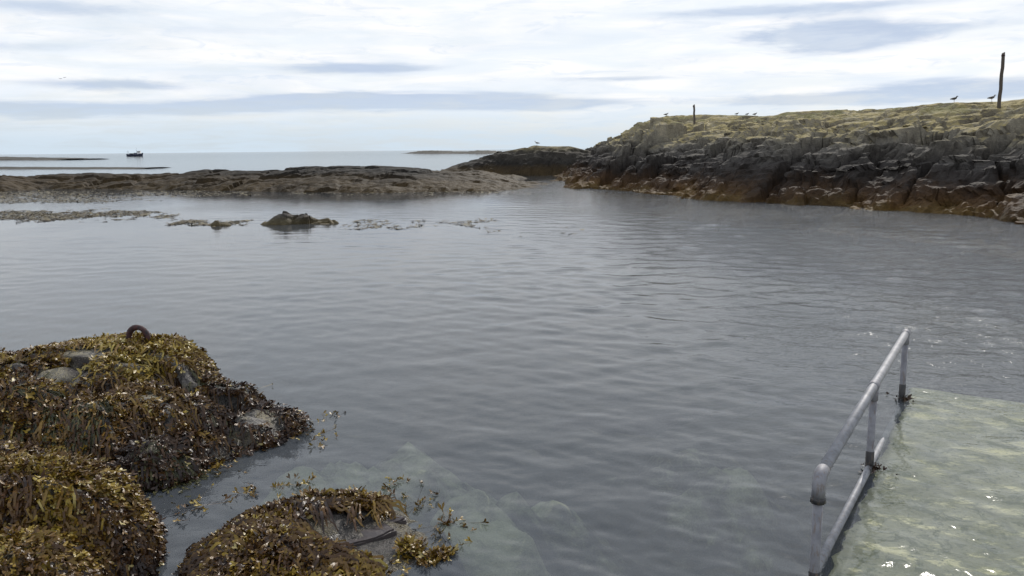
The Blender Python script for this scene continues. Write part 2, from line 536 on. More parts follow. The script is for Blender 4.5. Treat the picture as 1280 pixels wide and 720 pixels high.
# ------------------------------------------------------------------ low weedy reef across the bay and the skerry behind it
def build_reef():
    front = [at(*p)[:2] for p in ((-260, 238), (-120, 238), (0, 240), (60, 236), (120, 236), (200, 237), (260, 238.5), (320, 239.5), (400, 241),
                                  (480, 241), (560, 240), (620, 239), (655, 235.5), (670, 229), (646, 224))]
    fl = np.array([-64.0, 52.0])
    back = [np.array([2.2, 79.5]), np.array([4.5, 88.0]), np.array([7.5, 96]), np.array([6.5, 112]), np.array([-2, 106]), np.array([-8.5, 92]), np.array([-10, 82]), np.array([-24, 76]),
            np.array([-40, 79]), np.array([-60, 82]), np.array([-90, 84])]
    poly = front + back
    x = np.arange(-80, 12, 0.16)
    y = np.concatenate([np.arange(46, 72, 0.16), np.arange(72, 116, 0.24)])
    X, Y = np.meshgrid(x, y, indexing='ij')
    d = seg_dist(X, Y, poly) + 0.5 * fbm(X * 0.4, Y * 0.4, 3, 3) + 0.35 * fbm(X * 1.5, Y * 1.5, 8, 3)
    az = np.arctan2(X, Y)
    A, E = interp_az([(-120, 214), (0, 213.5), (30, 217), (130, 213.5), (200, 215), (240, 210), (300, 208), (330, 209), (400, 207.5), (470, 207), (540, 210), (600, 212), (640, 217), (670, 226)])
    te = np.interp(az, A, E)
    ridge_d = 10.5
    Hp = np.clip(CAM_H + te * (np.hypot(X, Y) + (ridge_d - d) * 1.0), 0.25, 1.6)
    fr = np.interp(d, [-6, -1, 0, 0.5, 1.6, 3.2, 6, 10.5, 14, 18], [-0.9, -0.2, 0, 0.18, 0.38, 0.58, 0.82, 1.0, 0.9, 0.7])
    Z = fr * Hp
    rough = np.interp(d, [-1, 0.5, 2, 10, 14], [0.25, 0.5, 0.66, 0.6, 0.42]) * np.interp(X, [-12, -2], [1.0, 0.45])
    Z = Z + rough * (blocks(X, Y, 4.2, 0.22, 121, rot=0.1, aniso=2.3, tilt=0.8) + blocks(X, Y, 1.5, 0.20, 133, rot=0.2, aniso=1.7, tilt=0.7, crack=0.8)
                     + blocks(X, Y, 0.55, 0.06, 145, rot=0.2, aniso=1.5))
    f1, _, cid, _, _ = worley(X * 1.9, Y * 1.9, 161)
    Z = Z + np.interp(Z, [-0.2, 0.1, 0.9], [0, 1, 0.4]) * (0.13 * (1 - np.minimum(f1, 1) ** 2) * (0.3 + cid) - 0.05)
    lim = CAM_H + te * np.hypot(X, Y) + 0.05 * fbm(X * 0.9, Y * 0.9, 43, 3) + 0.02
    Z = np.where(Z > lim - 0.15, lim - 0.15 + 0.15 * np.tanh((Z - lim + 0.15) / 0.15), Z)
    # skerry : one long slab of rock, dipping to the left
    A2, E2 = interp_az([(556, 212), (566, 207.5), (585, 201.5), (600, 197), (625, 191), (650, 186), (668, 182), (690, 183.5), (712, 183), (740, 190)])
    te2 = np.interp(az, A2, E2)
    H2 = np.clip(CAM_H + te2 * 89.5, 0.0, 4.0)
    wd = Y - 86.0 + 0.9 * fbm(X * 0.35, Y * 0.2, 203, 3) + 0.25 * X * 0.2
    s = np.interp(wd, [-0.8, -0.2, 0.25, 0.7, 1.5, 3.0, 8, 12], [-0.3, 0.0, 0.30, 0.48, 0.78, 1.0, 0.92, 0.3])
    bed = (s * H2 + 0.16 * X * 0.5 + 0.5 * fbm(X * 0.25, Y * 0.3, 207, 2)) / 0.42
    ff = bed - np.floor(bed)
    rise = np.clip((ff - 0.65) / 0.33, 0, 1)
    Zs = s * H2 + np.clip(H2 / 1.5, 0.15, 1) * (0.42 * 0.7 * (np.floor(bed) + rise - bed + 0.3) + blocks(X, Y, 1.6, 0.10, 211, rot=-0.5, aniso=2.6, tilt=0.8) + blocks(X, Y, 0.6, 0.05, 223, aniso=2.2))
    on = (az > A2[0] - 0.004) & (az < A2[-1] + 0.03) & (wd > -1.0)
    lim2 = CAM_H + te2 * np.hypot(X, Y) + 0.05
    Zs = np.where(Zs > lim2 - 0.12, lim2 - 0.12 + 0.12 * np.tanh((Zs - lim2 + 0.12) / 0.12), Zs)
    Z = np.where(on, np.maximum(Z, Zs), Z)
    me = grid_mesh('reef', X, Y, Z, zmin=-0.5)
    return tag(link('reef', me, MAT_REEF), 'low dark weed-covered reef lying across the middle of the bay', 'reef', kind='structure')


reef = build_reef()


def build_islet(name, px0, px1, pyw, tops, label, depth):
    a, b = at(px0, pyw), at(px1, pyw)
    n, mth = 150, 26
    tt = np.linspace(0, 1, n)
    w = np.linspace(-1, 1, mth)
    T, W = np.meshgrid(tt, w, indexing='ij')
    X = a[0] + (b[0] - a[0]) * T + depth * W * 0.1
    Y = a[1] + (b[1] - a[1]) * T + depth * W
    tx = np.linspace(0, 1, len(tops))
    H = np.interp(T, tx, tops)
    sc = abs(b[0] - a[0]) / 30
    Z = H * np.clip(1.15 - np.abs(W) ** 2.2 * 1.4, -0.5, 1) * (1 + 0.45 * fbm(X / sc, Y / sc * 0.5, 5, 4)) + 0.10 * H.max() * blocks(X, Y, sc * 1.3, 1.0, 9)
    me = grid_mesh(name, X, Y, Z, zmin=-1.0)
    return tag(link(name, me, MAT_FAR), label, 'islet', kind='structure')


build_islet('islet', -230, 108, 199.5, [1.9, 2.1, 1.9, 1.6, 1.3, 0.5], 'long low dark islet far out at the left edge of the sea', 26)
build_islet('islet', 513, 625, 191.6, [0.3, 1.9, 2.0, 1.5, 1.2, 1.9, 1.2], 'thin flat islet on the horizon behind the skerry', 40)


build_islet('islet', -300, 190, 210.5, [0.30, 0.36, 0.30, 0.22, 0.30, 0.18, 0.12], 'thin brown strip of weedy reef just awash behind the main reef', 7)


# ------------------------------------------------------------------ seabed
def build_seabed():
    m, k, bs, out = material('seabed')
    P = wpos(k)
    z = k.sep(P)[2]
    n1 = k.noise(P, 0.8, 5, 0.6)
    n2 = k.noise(P, 6.0, 5, 0.7)
    kelp_deep_dim = k.mix(n2, (0.012, 0.012, 0.008), (0.045, 0.04, 0.02))
    sand = k.mix(n2, (0.20, 0.22, 0.12), (0.46, 0.47, 0.32))
    n6 = k.noise(P, 3.2, 5, 0.7, 0.5)
    f = k.sstep(k.m('ADD', k.m('ADD', z, k.m('MULTIPLY', k.m('SUBTRACT', n1, 0.5), 1.4)), k.m('MULTIPLY', k.m('SUBTRACT', n6, 0.5), 2.4)), -1.2, -0.15)  # bed darkens with depth: kelp tone, plus light lost in water put into colour
    k.put(bs.inputs['Base Color'], k.mix(f, kelp_deep_dim, sand))
    bs.inputs['Roughness'].default_value = 0.9
    k.put(bs.inputs['Normal'], k.bump(n2, 0.6, 0.1))
    x = np.concatenate([-np.geomspace(30000, 12, 26), np.linspace(-11.8, 11.8, 420), np.geomspace(12, 30000, 26)])
    y = np.concatenate([-np.geomspace(30000, 3, 20), np.linspace(-2.8, 22, 440), np.geomspace(22.2, 60000, 34)])
    X, Y = np.meshgrid(x, y, indexing='ij')
    r = np.hypot(X, Y)
    Z = -np.interp(r, [0, 5, 9, 16, 40, 120, 1000], [1.0, 1.05, 1.5, 2.2, 3.0, 6.0, 30.0])
    near = np.interp(r, [14, 24], [1, 0])
    Z = Z + near * (0.30 * fbm(X * 0.7, Y * 0.7, 301, 4) + blocks(X, Y, 1.3, 0.16, 311, crack=0.8))
    for px, py, zz, rad, h in ((330, 575, -0.15, 0.8, 0.85), (555, 598, -0.55, 0.75, 1.0), (625, 690, -0.5, 0.55, 0.9), (860, 560, -0.8, 0.9, 0.8),
                               (420, 600, -0.4, 0.7, 0.55), (560, 690, -0.4, 0.5, 0.5), (700, 640, -0.7, 0.5, 0.65), (480, 570, -0.6, 0.6, 0.6), (930, 600, -0.7, 0.45, 0.7)):
        c = at(px, py, zz)
        q = np.hypot((X - c[0]) * 0.85, (Y - c[1]) * 0.6) / rad + 0.28 * fbm(X * 1.6, Y * 1.6, 17, 3)
        Z = Z + h * 0.92 * np.exp(-q * q * 1.3) * (1 + 0.12 * fbm(X * 3, Y * 3, 19, 2))
    Z = np.where(Z > -0.4, -0.4 + 0.25 * np.tanh((Z + 0.4) / 0.25), Z)
    o = link('seabed', grid_mesh('seabed', X, Y, Z, smooth=True), m)
    return tag(o, kind='structure')


build_seabed()

# ------------------------------------------------------------------ concrete slipway under shallow water
RAIL_A, RAIL_B = at(1017, 735)[:2], at(1127, 499)[:2]          # line of the handrail feet
rdir = (RAIL_B - RAIL_A) / np.linalg.norm(RAIL_B - RAIL_A)
rnor = np.array([rdir[1], -rdir[0]])                            # towards the slipway


def build_slip():
    m, k, bs, out = material('slip_concrete')
    P = wpos(k)
    n1 = k.noise(P, 1.3, 5, 0.65, 0.6)
    n2 = k.noise(P, 5.5, 5, 0.7, 0.8)
    n3 = k.noise(P, 24, 4, 0.7)
    col = k.mix(k.sstep(n1, 0.38, 0.62), (0.52, 0.49, 0.25), (0.82, 0.76, 0.50))
    col = k.mix(k.m('MULTIPLY', k.sstep(n2, 0.50, 0.60), 0.85), col, (0.29, 0.30, 0.13))  # algae mottling that also paints the wave-refracted light pattern into the colour
    col = k.mix(k.m('MULTIPLY', k.sstep(n3, 0.52, 0.70), 0.6), col, (0.74, 0.72, 0.58))
    col = k.mix(k.m('MULTIPLY', k.sstep(n3, 0.46, 0.32), 0.6), col, (0.17, 0.18, 0.09))
    v = k.voro(k.mapping(P, (0.55, 0.32, 1), (0, 0, 0.55)), 1.0, 'DISTANCE_TO_EDGE')
    col = k.mix(k.m('MULTIPLY', k.m('MULTIPLY', k.sstep(v, 0.02, 0.0), k.sstep(n1, 0.4, 0.6)), 0.5), col, (0.16, 0.17, 0.10))
    k.put(bs.inputs['Base Color'], col)
    bs.inputs['Roughness'].default_value = 0.9
    k.put(bs.inputs['Normal'], k.bump(n2, 0.5, 0.04))
    Lx = np.linalg.norm(RAIL_B - RAIL_A)
    s = np.linspace(-5.5, Lx + 0.85, 200)
    t = np.linspace(0.03, 14.0, 220)
    S, T = np.meshgrid(s, t, indexing='ij')
    edge = 0.06 * gnoise(S * 2.0, S * 0 + 0.5, 3) + 0.04 * gnoise(S * 7, S * 0, 4)
    T2 = T + edge * np.exp(-T * 2)
    S2 = S + np.where(S > Lx, 1, 0) * (0.06 * gnoise(T * 1.7, T * 0, 8) - 0.035 * T)
    X = RAIL_A[0] + rdir[0] * S2 + rnor[0] * T2
    Y = RAIL_A[1] + rdir[1] * S2 + rnor[1] * T2
    Z = -0.085 - 0.012 * T + 0.018 * fbm(X * 1.2, Y * 1.2, 5, 4)
    nu, nv = X.shape
    top = np.stack([X, Y, Z], -1).reshape(-1, 3)
    V = list(map(tuple, top))
    q = grid_faces(nu, nv)[:, ::-1].tolist()
    idx = np.arange(nu * nv).reshape(nu, nv)
    ring = list(idx[:, 0]) + list(idx[-1, 1:]) + list(idx[-2::-1, -1]) + list(idx[0, -2:0:-1])
    base = len(V)
    for i in ring:
        p = top[i]
        V.append((p[0], p[1], -2.6))
    n = len(ring)
    for i in range(n):
        j = (i + 1) % n
        q.append((ring[j], ring[i], base + i, base + j))
    me = py_mesh('concrete_slipway', V, q)
    return tag(link('concrete_slipway', me, m), 'pale green algae-stained concrete slipway lying just under clear shallow water', 'slipway')


build_slip()


# ------------------------------------------------------------------ sea surface
def build_sea():
    m, k, bs, out = material('sea_water')
    m.node_tree.nodes.remove(bs)
    P = wpos(k)
    px, py, pz = k.sep(P)
    # wind patches : calmer water to the left, ruffled water under the headland
    rough = k.noise(k.mapping(P, (0.16, 0.10, 1), (0, 0, -0.5)), 1.0, 4, 0.55, 0.5)
    rough = k.m('ADD', k.m('MULTIPLY', k.sstep(rough, 0.35, 0.65), 0.55), 0.45)
    gust = k.sstep(k.m('ADD', px, k.m('MULTIPLY', py, 0.03)), 0.5, 12.0)
    rough = k.m('MULTIPLY', rough, k.m('ADD', 0.15, k.m('MULTIPLY', gust, 1.75)))
    wv = k.mapping(P, (1.0, 2.1, 1), (0, 0, 0.16))
    a = k.noise(wv, 1.6, 3, 0.5, 0.8)
    b = k.noise(k.mapping(P, (1.0, 1.7, 1), (0, 0, -0.35)), 5.5, 3, 0.55, 0.9)
    c = k.noise(P, 17.0, 2, 0.5, 0.6)
    h = k.m('ADD', k.m('MULTIPLY', a, 0.26), k.m('ADD', k.m('MULTIPLY', b, 0.52), k.m('MULTIPLY', c, 0.37)))
    nrm = k.bump(h, k.m('MULTIPLY', rough, 0.30), 0.12)
    fr = k.n('ShaderNodeFresnel')
    fr.inputs[0].default_value = 1.333
    k.put(fr.inputs[1], nrm)
    tr = k.n('ShaderNodeBsdfTransparent')
    tr.inputs[0].default_value = (0.93, 0.95, 0.90, 1)
    df = k.n('ShaderNodeBsdfDiffuse')
    df.inputs[0].default_value = (0.30, 0.335, 0.385, 1)
    body = k.n('ShaderNodeMixShader')
    body.inputs[0].default_value = 0.17
    k.t.links.new(tr.outputs[0], body.inputs[1]); k.t.links.new(df.outputs[0], body.inputs[2])
    gl = k.n('ShaderNodeBsdfGlossy')
    gl.inputs['Roughness'].default_value = 0.06
    k.put(gl.inputs['Normal'], nrm)
    mx = k.n('ShaderNodeMixShader')
    k.put(mx.inputs[0], fr.outputs[0])
    k.t.links.new(body.outputs[0], mx.inputs[1]); k.t.links.new(gl.outputs[0], mx.inputs[2])
    k.t.links.new(mx.outputs[0], out.inputs[0])

    r = np.concatenate([[0.6, 1.2, 1.9, 2.5], np.geomspace(3.0, 45.0, 520), np.geomspace(46.5, 45000, 130)])
    th = np.concatenate([np.linspace(-180, -40, 60, endpoint=False), np.linspace(-40, 40, 820, endpoint=False), np.linspace(40, 180, 61)])
    Rr, Th = np.meshgrid(r, np.radians(th), indexing='ij')
    X, Y = Rr * np.sin(Th), Rr * np.cos(Th)
    Z = np.zeros_like(X)
    g = np.random.default_rng(5)
    space = np.maximum(Rr * 0.0054, Rr * math.radians(0.1))
    side = np.clip((X + 0.10 * Y + 1.0) / 13.0, 0, 1)
    patch = 0.55 + 0.45 * np.clip(0.5 + 1.4 * fbm(X * 0.12 + 3, Y * 0.08, 405, 2), 0, 1)
    for i in range(70):
        lam = 0.11 * (1.5 / 0.11) ** ((i / 69.0) ** 1.25)
        ang = R(-112) + g.normal() * R(58)
        kx, ky = math.cos(ang) * 2 * math.pi / lam, math.sin(ang) * 2 * math.pi / lam
        amp = 0.00185 * lam ** 0.52 * (0.7 + 0.6 * g.random()) * 1.25
        fade = np.clip((lam / space - 2.5) / 3.0, 0, 1)
        wob = 0.9 * fbm(X / (lam * 7) + i, Y / (lam * 7), 410 + i, 1) if lam > 0.5 else 0
        s_ = np.sin(kx * X + ky * Y + g.random() * 6.28 + 2 * wob)
        if lam > 0.35: s_ = 2 * ((s_ + 1) / 2) ** 1.7 - 0.75
        Z += amp * fade * s_
    Z *= patch * (0.40 + 1.15 * side) * np.interp(Rr, [30, 45], [1, 0])
    nu, nv = X.shape
    V = np.stack([X, Y, Z], -1).reshape(-1, 3)
    q = grid_faces(nu, nv)[:, ::-1]
    o = link('sea', np_mesh('sea', V, q, 4, True), m)
    return tag(o, kind='structure')


build_sea()


# ------------------------------------------------------------------ seaweed : many small blades built as mesh
def weed_material(name, stops, rough=0.38, hue_noise=True):
    m, k, bs, out = material(name)
    att = k.n('ShaderNodeAttribute', attribute_name='tint').outputs['Fac']
    P = wpos(k)
    col = k.ramp(att, stops)
    n = k.noise(P, 60, 3, 0.6)
    col = k.mix(k.m('MULTIPLY', n, 0.5), col, k.mix(1.0, col, (1.7, 1.6, 1.3), 'MULTIPLY'))
    k.put(bs.inputs['Base Color'], col)
    bs.inputs['Roughness'].default_value = rough
    bs.inputs['Specular IOR Level'].default_value = 0.33
    k.put(bs.inputs['Normal'], k.bump(n, 0.4, 0.01))
    return m


WEED_STOPS = [(0.0, (0.018, 0.010, 0.008)), (0.28, (0.056, 0.027, 0.010)), (0.5, (0.115, 0.066, 0.014)),
              (0.72, (0.200, 0.138, 0.018)), (0.9, (0.22, 0.17, 0.035)), (1.0, (0.30, 0.25, 0.11))]
MAT_WEED = weed_material('wrack', WEED_STOPS, 0.32)
MAT_GRASSWEED = weed_material('gutweed', [(0, (0.016, 0.018, 0.010)), (0.5, (0.045, 0.045, 0.020)), (1, (0.10, 0.095, 0.045))], 0.45)
MAT_FARWEED = weed_material('floating_wrack', [(0, (0.045, 0.031, 0.014)), (0.6, (0.095, 0.072, 0.030)), (1, (0.17, 0.145, 0.075))], 0.5)


def blade_template(g, fork=True):
    """one forked strap with a curl; unit length"""
    V, Q = [], []
    curl = g.uniform(-0.05, 0.45)
    wv = g.uniform(-0.12, 0.12)
    def strip(p0, ang, length, ws, t0, twist):
        b = len(V)
        n = len(ws)
        for i, w in enumerate(ws):
            t = i / (n - 1)
            x = p0[0] + math.sin(ang) * length * t
            y = p0[1] + math.cos(ang) * length * t
            tt = t0 + length * t
            z = curl * tt * tt + wv * math.sin(tt * 9)
            cx, cy = math.cos(ang) * w, -math.sin(ang) * w
            tz = twist * w * t
            V.append((x - cx, y - cy, z - tz)); V.append((x + cx, y + cy, z + tz))
        for i in range(n - 1):
            a = b + 2 * i
            Q.append((a, a + 1, a + 3, a + 2))
    s = g.uniform(0.38, 0.55)
    strip((0, 0), 0, s, [0.03, 0.08, 0.12], 0, 0)
    for sg in (-1, 1):
        a = sg * g.uniform(0.3, 0.75)
        strip((sg * 0.05, s * 0.93), a, g.uniform(0.38, 0.58), [0.06, 0.13, 0.135, 0.05], s, g.uniform(-0.7, 0.7))
    return np.array(V), np.array(Q)


TEMPL = [blade_template(np.random.default_rng(100 + i)) for i in range(10)]


def scatter_blades(name, pos, nrm, down, length, tint, mat, parent=None, lift=(-0.18, 0.38), yaw_sd=1.0, wide=1.0, seed=0, roll_sd=0.5, hub=None, zs=1.0):
    g = np.random.default_rng(900 + seed)
    n = len(pos)
    nrm = nrm / np.linalg.norm(nrm, axis=1, keepdims=True)
    d = down - nrm * np.sum(down * nrm, axis=1, keepdims=True)
    dl = np.linalg.norm(d, axis=1, keepdims=True)
    flat = np.array([[0.3, -1.0, 0.0]]) - nrm * (nrm @ np.array([0.3, -1.0, 0.0]))[:, None]
    d = np.where(dl > 0.08, d / np.maximum(dl, 1e-6), flat / np.linalg.norm(flat, axis=1, keepdims=True))
    sd = np.where(dl[:, 0] > 0.35, yaw_sd * 0.6, yaw_sd * 1.8)
    yaw = g.normal(size=n) * sd
    side = np.cross(d, nrm)
    f = d * np.cos(yaw)[:, None] + side * np.sin(yaw)[:, None]
    a = g.uniform(lift[0], lift[1], n)
    f2 = f * np.cos(a)[:, None] + nrm * np.sin(a)[:, None]
    up = nrm * np.cos(a)[:, None] - f * np.sin(a)[:, None]
    x = np.cross(f2, up)
    roll = g.normal(size=n) * roll_sd
    x2 = x * np.cos(roll)[:, None] + up * np.sin(roll)[:, None]
    up2 = up * np.cos(roll)[:, None] - x * np.sin(roll)[:, None]
    which = g.integers(0, len(TEMPL), n)
    Vs, Qs, Ts, off = [], [], [], 0
    for ti, (tv, tq) in enumerate(TEMPL):
        k = np.where(which == ti)[0]
        if not len(k): continue
        L = length[k][:, None, None]
        P = pos[k][:, None, :] + L * (tv[None, :, 0:1] * wide * x2[k][:, None, :] + tv[None, :, 1:2] * f2[k][:, None, :] + zs * tv[None, :, 2:3] * up2[k][:, None, :])
        Vs.append(P.reshape(-1, 3))
        q = tq[None] + (np.arange(len(k)) * len(tv))[:, None, None] + off
        Qs.append(q.reshape(-1, 4))
        tip = 0.10 * tv[:, 1]
        Ts.append((tint[k][:, None] + tip[None, :]).ravel())
        off += len(k) * len(tv)
    if hub is not None:                                   # stipes joining every blade to one holdfast
        V0 = np.concatenate(Vs)
        Qa = np.concatenate(Qs).tolist()
        c = len(V0)
        V0 = np.concatenate([V0, np.array([hub])])
        tris, base = [], 0
        for ti, (tv, tq) in enumerate(TEMPL):
            m_ = int((which == ti).sum())
            for i in range(m_):
                b0 = base + i * len(tv)
                tris.append((c, b0, b0 + 1))
                for sb in (6, 14):                        # close the fork
                    tris.append((b0 + 4, b0 + 5, b0 + sb))
            base += m_ * len(tv)
        me = py_mesh(name, V0, Qa + tris)
        Ts.append(np.array([0.2]))
    else:
        me = np_mesh(name, np.concatenate(Vs), np.concatenate(Qs), 4, True)
    at_ = me.attributes.new('tint', 'FLOAT', 'POINT')
    at_.data.foreach_set('value', np.clip(np.concatenate(Ts), 0, 1).astype(np.float32))
    return link(name, me, mat, parent)


class HF:
    """height field over a regular grid, with lookup"""
    def __init__(s, x, y, fn):
        s.x, s.y = x, y
        s.X, s.Y = np.meshgrid(x, y, indexing='ij')
        s.Z = fn(s.X, s.Y)
        s.gx, s.gy = np.gradient(s.Z, x, y)
    def idx(s, px, py):
        i = np.clip(np.round((px - s.x[0]) / (s.x[1] - s.x[0])).astype(int), 0, len(s.x) - 1)
        j = np.clip(np.round((py - s.y[0]) / (s.y[1] - s.y[0])).astype(int), 0, len(s.y) - 1)
        return i, j
    def z(s, px, py): return s.Z[s.idx(px, py)]
    def normal(s, px, py):
        i, j = s.idx(px, py)
        gx, gy = s.gx[i, j], s.gy[i, j]
        return np.stack([-gx, -gy, np.ones_like(gx)], -1)
    def sample(s, n, mask, g):
        w = np.where(mask & (s.Z > -0.03), np.sqrt(1 + s.gx ** 2 + s.gy ** 2), 0)
        p = w.ravel() / w.sum()
        k = g.choice(p.size, n, p=p)
        i, j = np.unravel_index(k, s.Z.shape)
        dx, dy = s.x[1] - s.x[0], s.y[1] - s.y[0]
        px = s.x[i] + g.uniform(-.5, .5, n) * dx
        py = s.y[j] + g.uniform(-.5, .5, n) * dy
        return px, py


def smax(a, b, k=0.12):
    h = np.clip(0.5 + 0.5 * (a - b) / k, 0, 1)
    return b + (a - b) * h + k * h * (1 - h)


def bumps(X, Y, items):
    Z = np.full(X.shape, -0.9)
    for cx, cy, rx, ry, rot, H, p in items:
        c, s = math.cos(rot), math.sin(rot)
        a, b = ((X - cx) * c + (Y - cy) * s) / rx, (-(X - cx) * s + (Y - cy) * c) / ry
        r = np.hypot(a, b)
        ang = np.arctan2(b, a)
        r = r * (1 + 0.10 * gnoise(np.cos(ang) * 2 + cx, np.sin(ang) * 2 + cy, 7))
        e = 1 - r ** p
        Z = smax(Z, np.where(e > 0, H * e, (H + 0.45) * 1.6 * e))
    return Z


def rock_material():
    m, k, bs, out = material('shore_rock')
    P = wpos(k)
    z = k.sep(P)[2]
    n1 = k.noise(P, 2.2, 5, 0.65)
    n2 = k.noise(P, 14, 5, 0.7)
    n3 = k.noise(P, 70, 3, 0.7)
    col = k.mix(k.sstep(n2, 0.35, 0.65), (0.040, 0.036, 0.035), (0.20, 0.185, 0.170))
    col = k.mix(k.m('MULTIPLY', k.sstep(n1, 0.46, 0.54), k.sstep(n3, 0.36, 0.60)), col, (0.29, 0.25, 0.155))
    col = k.mix(k.sstep(k.noise(P, 1.3, 3, 0.5), 0.56, 0.66), col, (0.030, 0.022, 0.018))
    wet = k.sstep(k.m('ADD', z, k.m('MULTIPLY', k.m('SUBTRACT', n2, 0.5), 0.12)), 0.20, 0.08)
    col = k.mix(k.m('MULTIPLY', wet, 0.8), col, k.mix(1.0, col, (0.42, 0.40, 0.38), 'MULTIPLY'))
    k.put(bs.inputs['Base Color'], col)
    k.put(bs.inputs['Roughness'], k.m('SUBTRACT', 0.6, k.m('MULTIPLY', wet, 0.32)))
    col_ = k.sstep(k.voro(P, 55), 0.30, 0.12)
    k.put(bs.inputs['Base Color'], k.mix(k.m('MULTIPLY', k.m('MULTIPLY', col_, k.sstep(n1, 0.40, 0.52)), 0.6), col, (0.34, 0.31, 0.24)))
    k.put(bs.inputs['Normal'], k.bump(k.m('ADD', k.m('ADD', n2, k.m('MULTIPLY', n3, 0.6)), k.m('MULTIPLY', k.noise(P, 5, 3, 0.6), 1.5)), 0.9, 0.04))
    return m


MAT_ROCK = rock_material()


def strands(hf, name, roots, n, length, mat, parent, seed, width=0.006, tint=None, lift=0.05, base=0.015):
    """long thin weed strands that run down over the rock"""
    g = np.random.default_rng(seed)
    c = roots[g.integers(0, len(roots), n)] if len(roots) != n else roots
    x = c[:, 0] + g.normal(size=n) * c[:, 2]
    y = c[:, 1] + g.normal(size=n) * c[:, 2]
    steps = 9
    ln = length * g.uniform(0.6, 1.2, n) / steps
    hx, hy = g.normal(size=n) * 0.6, g.normal(size=n) * 0.6 - 0.35
    Pl, zprev = [], None
    for s in range(steps + 1):
        nn = hf.normal(x, y)
        nl = np.linalg.norm(nn, axis=1)
        off = base + lift * math.sin(math.pi * min(1, s / steps * 1.1)) * g.uniform(0.3, 1, n)
        P = np.stack([x, y, hf.z(x, y)], -1) + nn / nl[:, None] * off[:, None]
        P[:, 2] = np.maximum(P[:, 2], 0.012)
        Pl.append(P)
        dx, dy = nn[:, 0] / nl + 0.35 * hx, nn[:, 1] / nl + 0.35 * hy
        l = np.hypot(dx, dy) + 1e-6
        slope = nl
        go = np.where(hf.z(x, y) > 0.03, ln, 0.004) / slope / l
        x = x + dx * go; y = y + dy * go
    Pl = np.stack(Pl, 1)
    tdir = np.gradient(Pl, axis=1)
    view = np.array([0.2, -0.7, 0.7])
    sd = np.cross(tdir, view)
    sd /= np.linalg.norm(sd, axis=2, keepdims=True) + 1e-9
    w = width * np.array([0.7, 1, 1, 1, 1, 1, 0.9, 0.8, 0.6, 0.2])[None, :, None] * g.uniform(0.6, 1.3, (n, 1, 1))
    V = np.stack([Pl - sd * w, Pl + sd * w], 2).reshape(-1, 3)
    b = np.arange(n)[:, None] * (2 * (steps + 1)) + np.arange(steps)[None, :] * 2
    q = np.stack([b, b + 1, b + 3, b + 2], -1).reshape(-1, 4)
    me = np_mesh(name, V, q, 4, True)
    a = me.attributes.new('tint', 'FLOAT', 'POINT')
    a.data.foreach_set('value', np.repeat(g.uniform(0, 1, n) if tint is None else np.clip(tint + g.normal(size=n) * 0.13, 0, 0.95), 2 * (steps + 1)).astype(np.float32))
    return link(name, me, mat, parent)


def finish_rock(name, hf, label, n, tint_fn, bare_fn, seed, length=(0.042, 0.085), lumps=0.07):
    g = np.random.default_rng(seed)
    o = link(name, grid_mesh(name, hf.X, hf.Y, hf.Z, zmin=-0.7, smooth=True), MAT_ROCK)
    tag(o, label, 'rock')
    bare = bare_fn(hf.X, hf.Y, hf.Z)
    px, py = hf.sample(n, ~bare, g)
    z = hf.z(px, py)
    nn = hf.normal(px, py)
    # weed grows in cushions : lift follows a cell pattern
    f1, f2, cid, _, _ = worley(px * 3.1, py * 3.1, seed)
    cush = lumps * (1 - np.minimum(f1, 1) ** 2) * (0.35 + cid)
    f1, f2, cid2, _, _ = worley(px * 6.5 + 3, py * 6.5, seed + 2)
    cush = cush + 0.5 * lumps * (1 - np.minimum(f1, 1) ** 2) * cid2
    lay = g.uniform(0, 1, n) ** 0.7
    nl = nn / np.linalg.norm(nn, axis=1, keepdims=True)
    pos = np.stack([px, py, z], -1) + nl * (cush * lay)[:, None]
    afloat = pos[:, 2] < 0.012
    pos[afloat, 2] = g.uniform(0.004, 0.016, afloat.sum())
    nn[afloat] = np.array([0, 0, 1.0])
    t = tint_fn(px, py, z, cid) + g.normal(size=n) * 0.17 + 0.3 * fbm(px * 5, py * 5, seed + 3, 2) - 0.12
    pale = g.uniform(size=n) < 0.014
    t = np.where(pale, 0.97, t)
    L = g.uniform(length[0], length[1], n)
    down = np.tile(np.array([[0, 0, -1.0]]), (n, 1))
    # long straps that lie over one another down the slope
    ns = n // 6
    sx, sy = hf.sample(ns, ~bare, g)
    sz = hf.z(sx, sy)
    f1, f2, scid, _, _ = worley(sx * 3.1, sy * 3.1, seed)
    keep = sz > 0.05
    sx, sy, sz, scid = sx[keep], sy[keep], sz[keep], scid[keep]
    st = strands(hf, 'strap_weed', np.stack([sx, sy, np.zeros_like(sx)], -1), len(sx), 0.26, MAT_WEED, o, seed + 50, 0.008, tint_fn(sx, sy, sz, scid) - 0.06, 0.06, 0.03)
    tag(st, kind='stuff')
    w = scatter_blades('seaweed', pos, nn, down, L, t, MAT_WEED, o, seed=seed)
    tag(w, kind='stuff')
    return o, bare


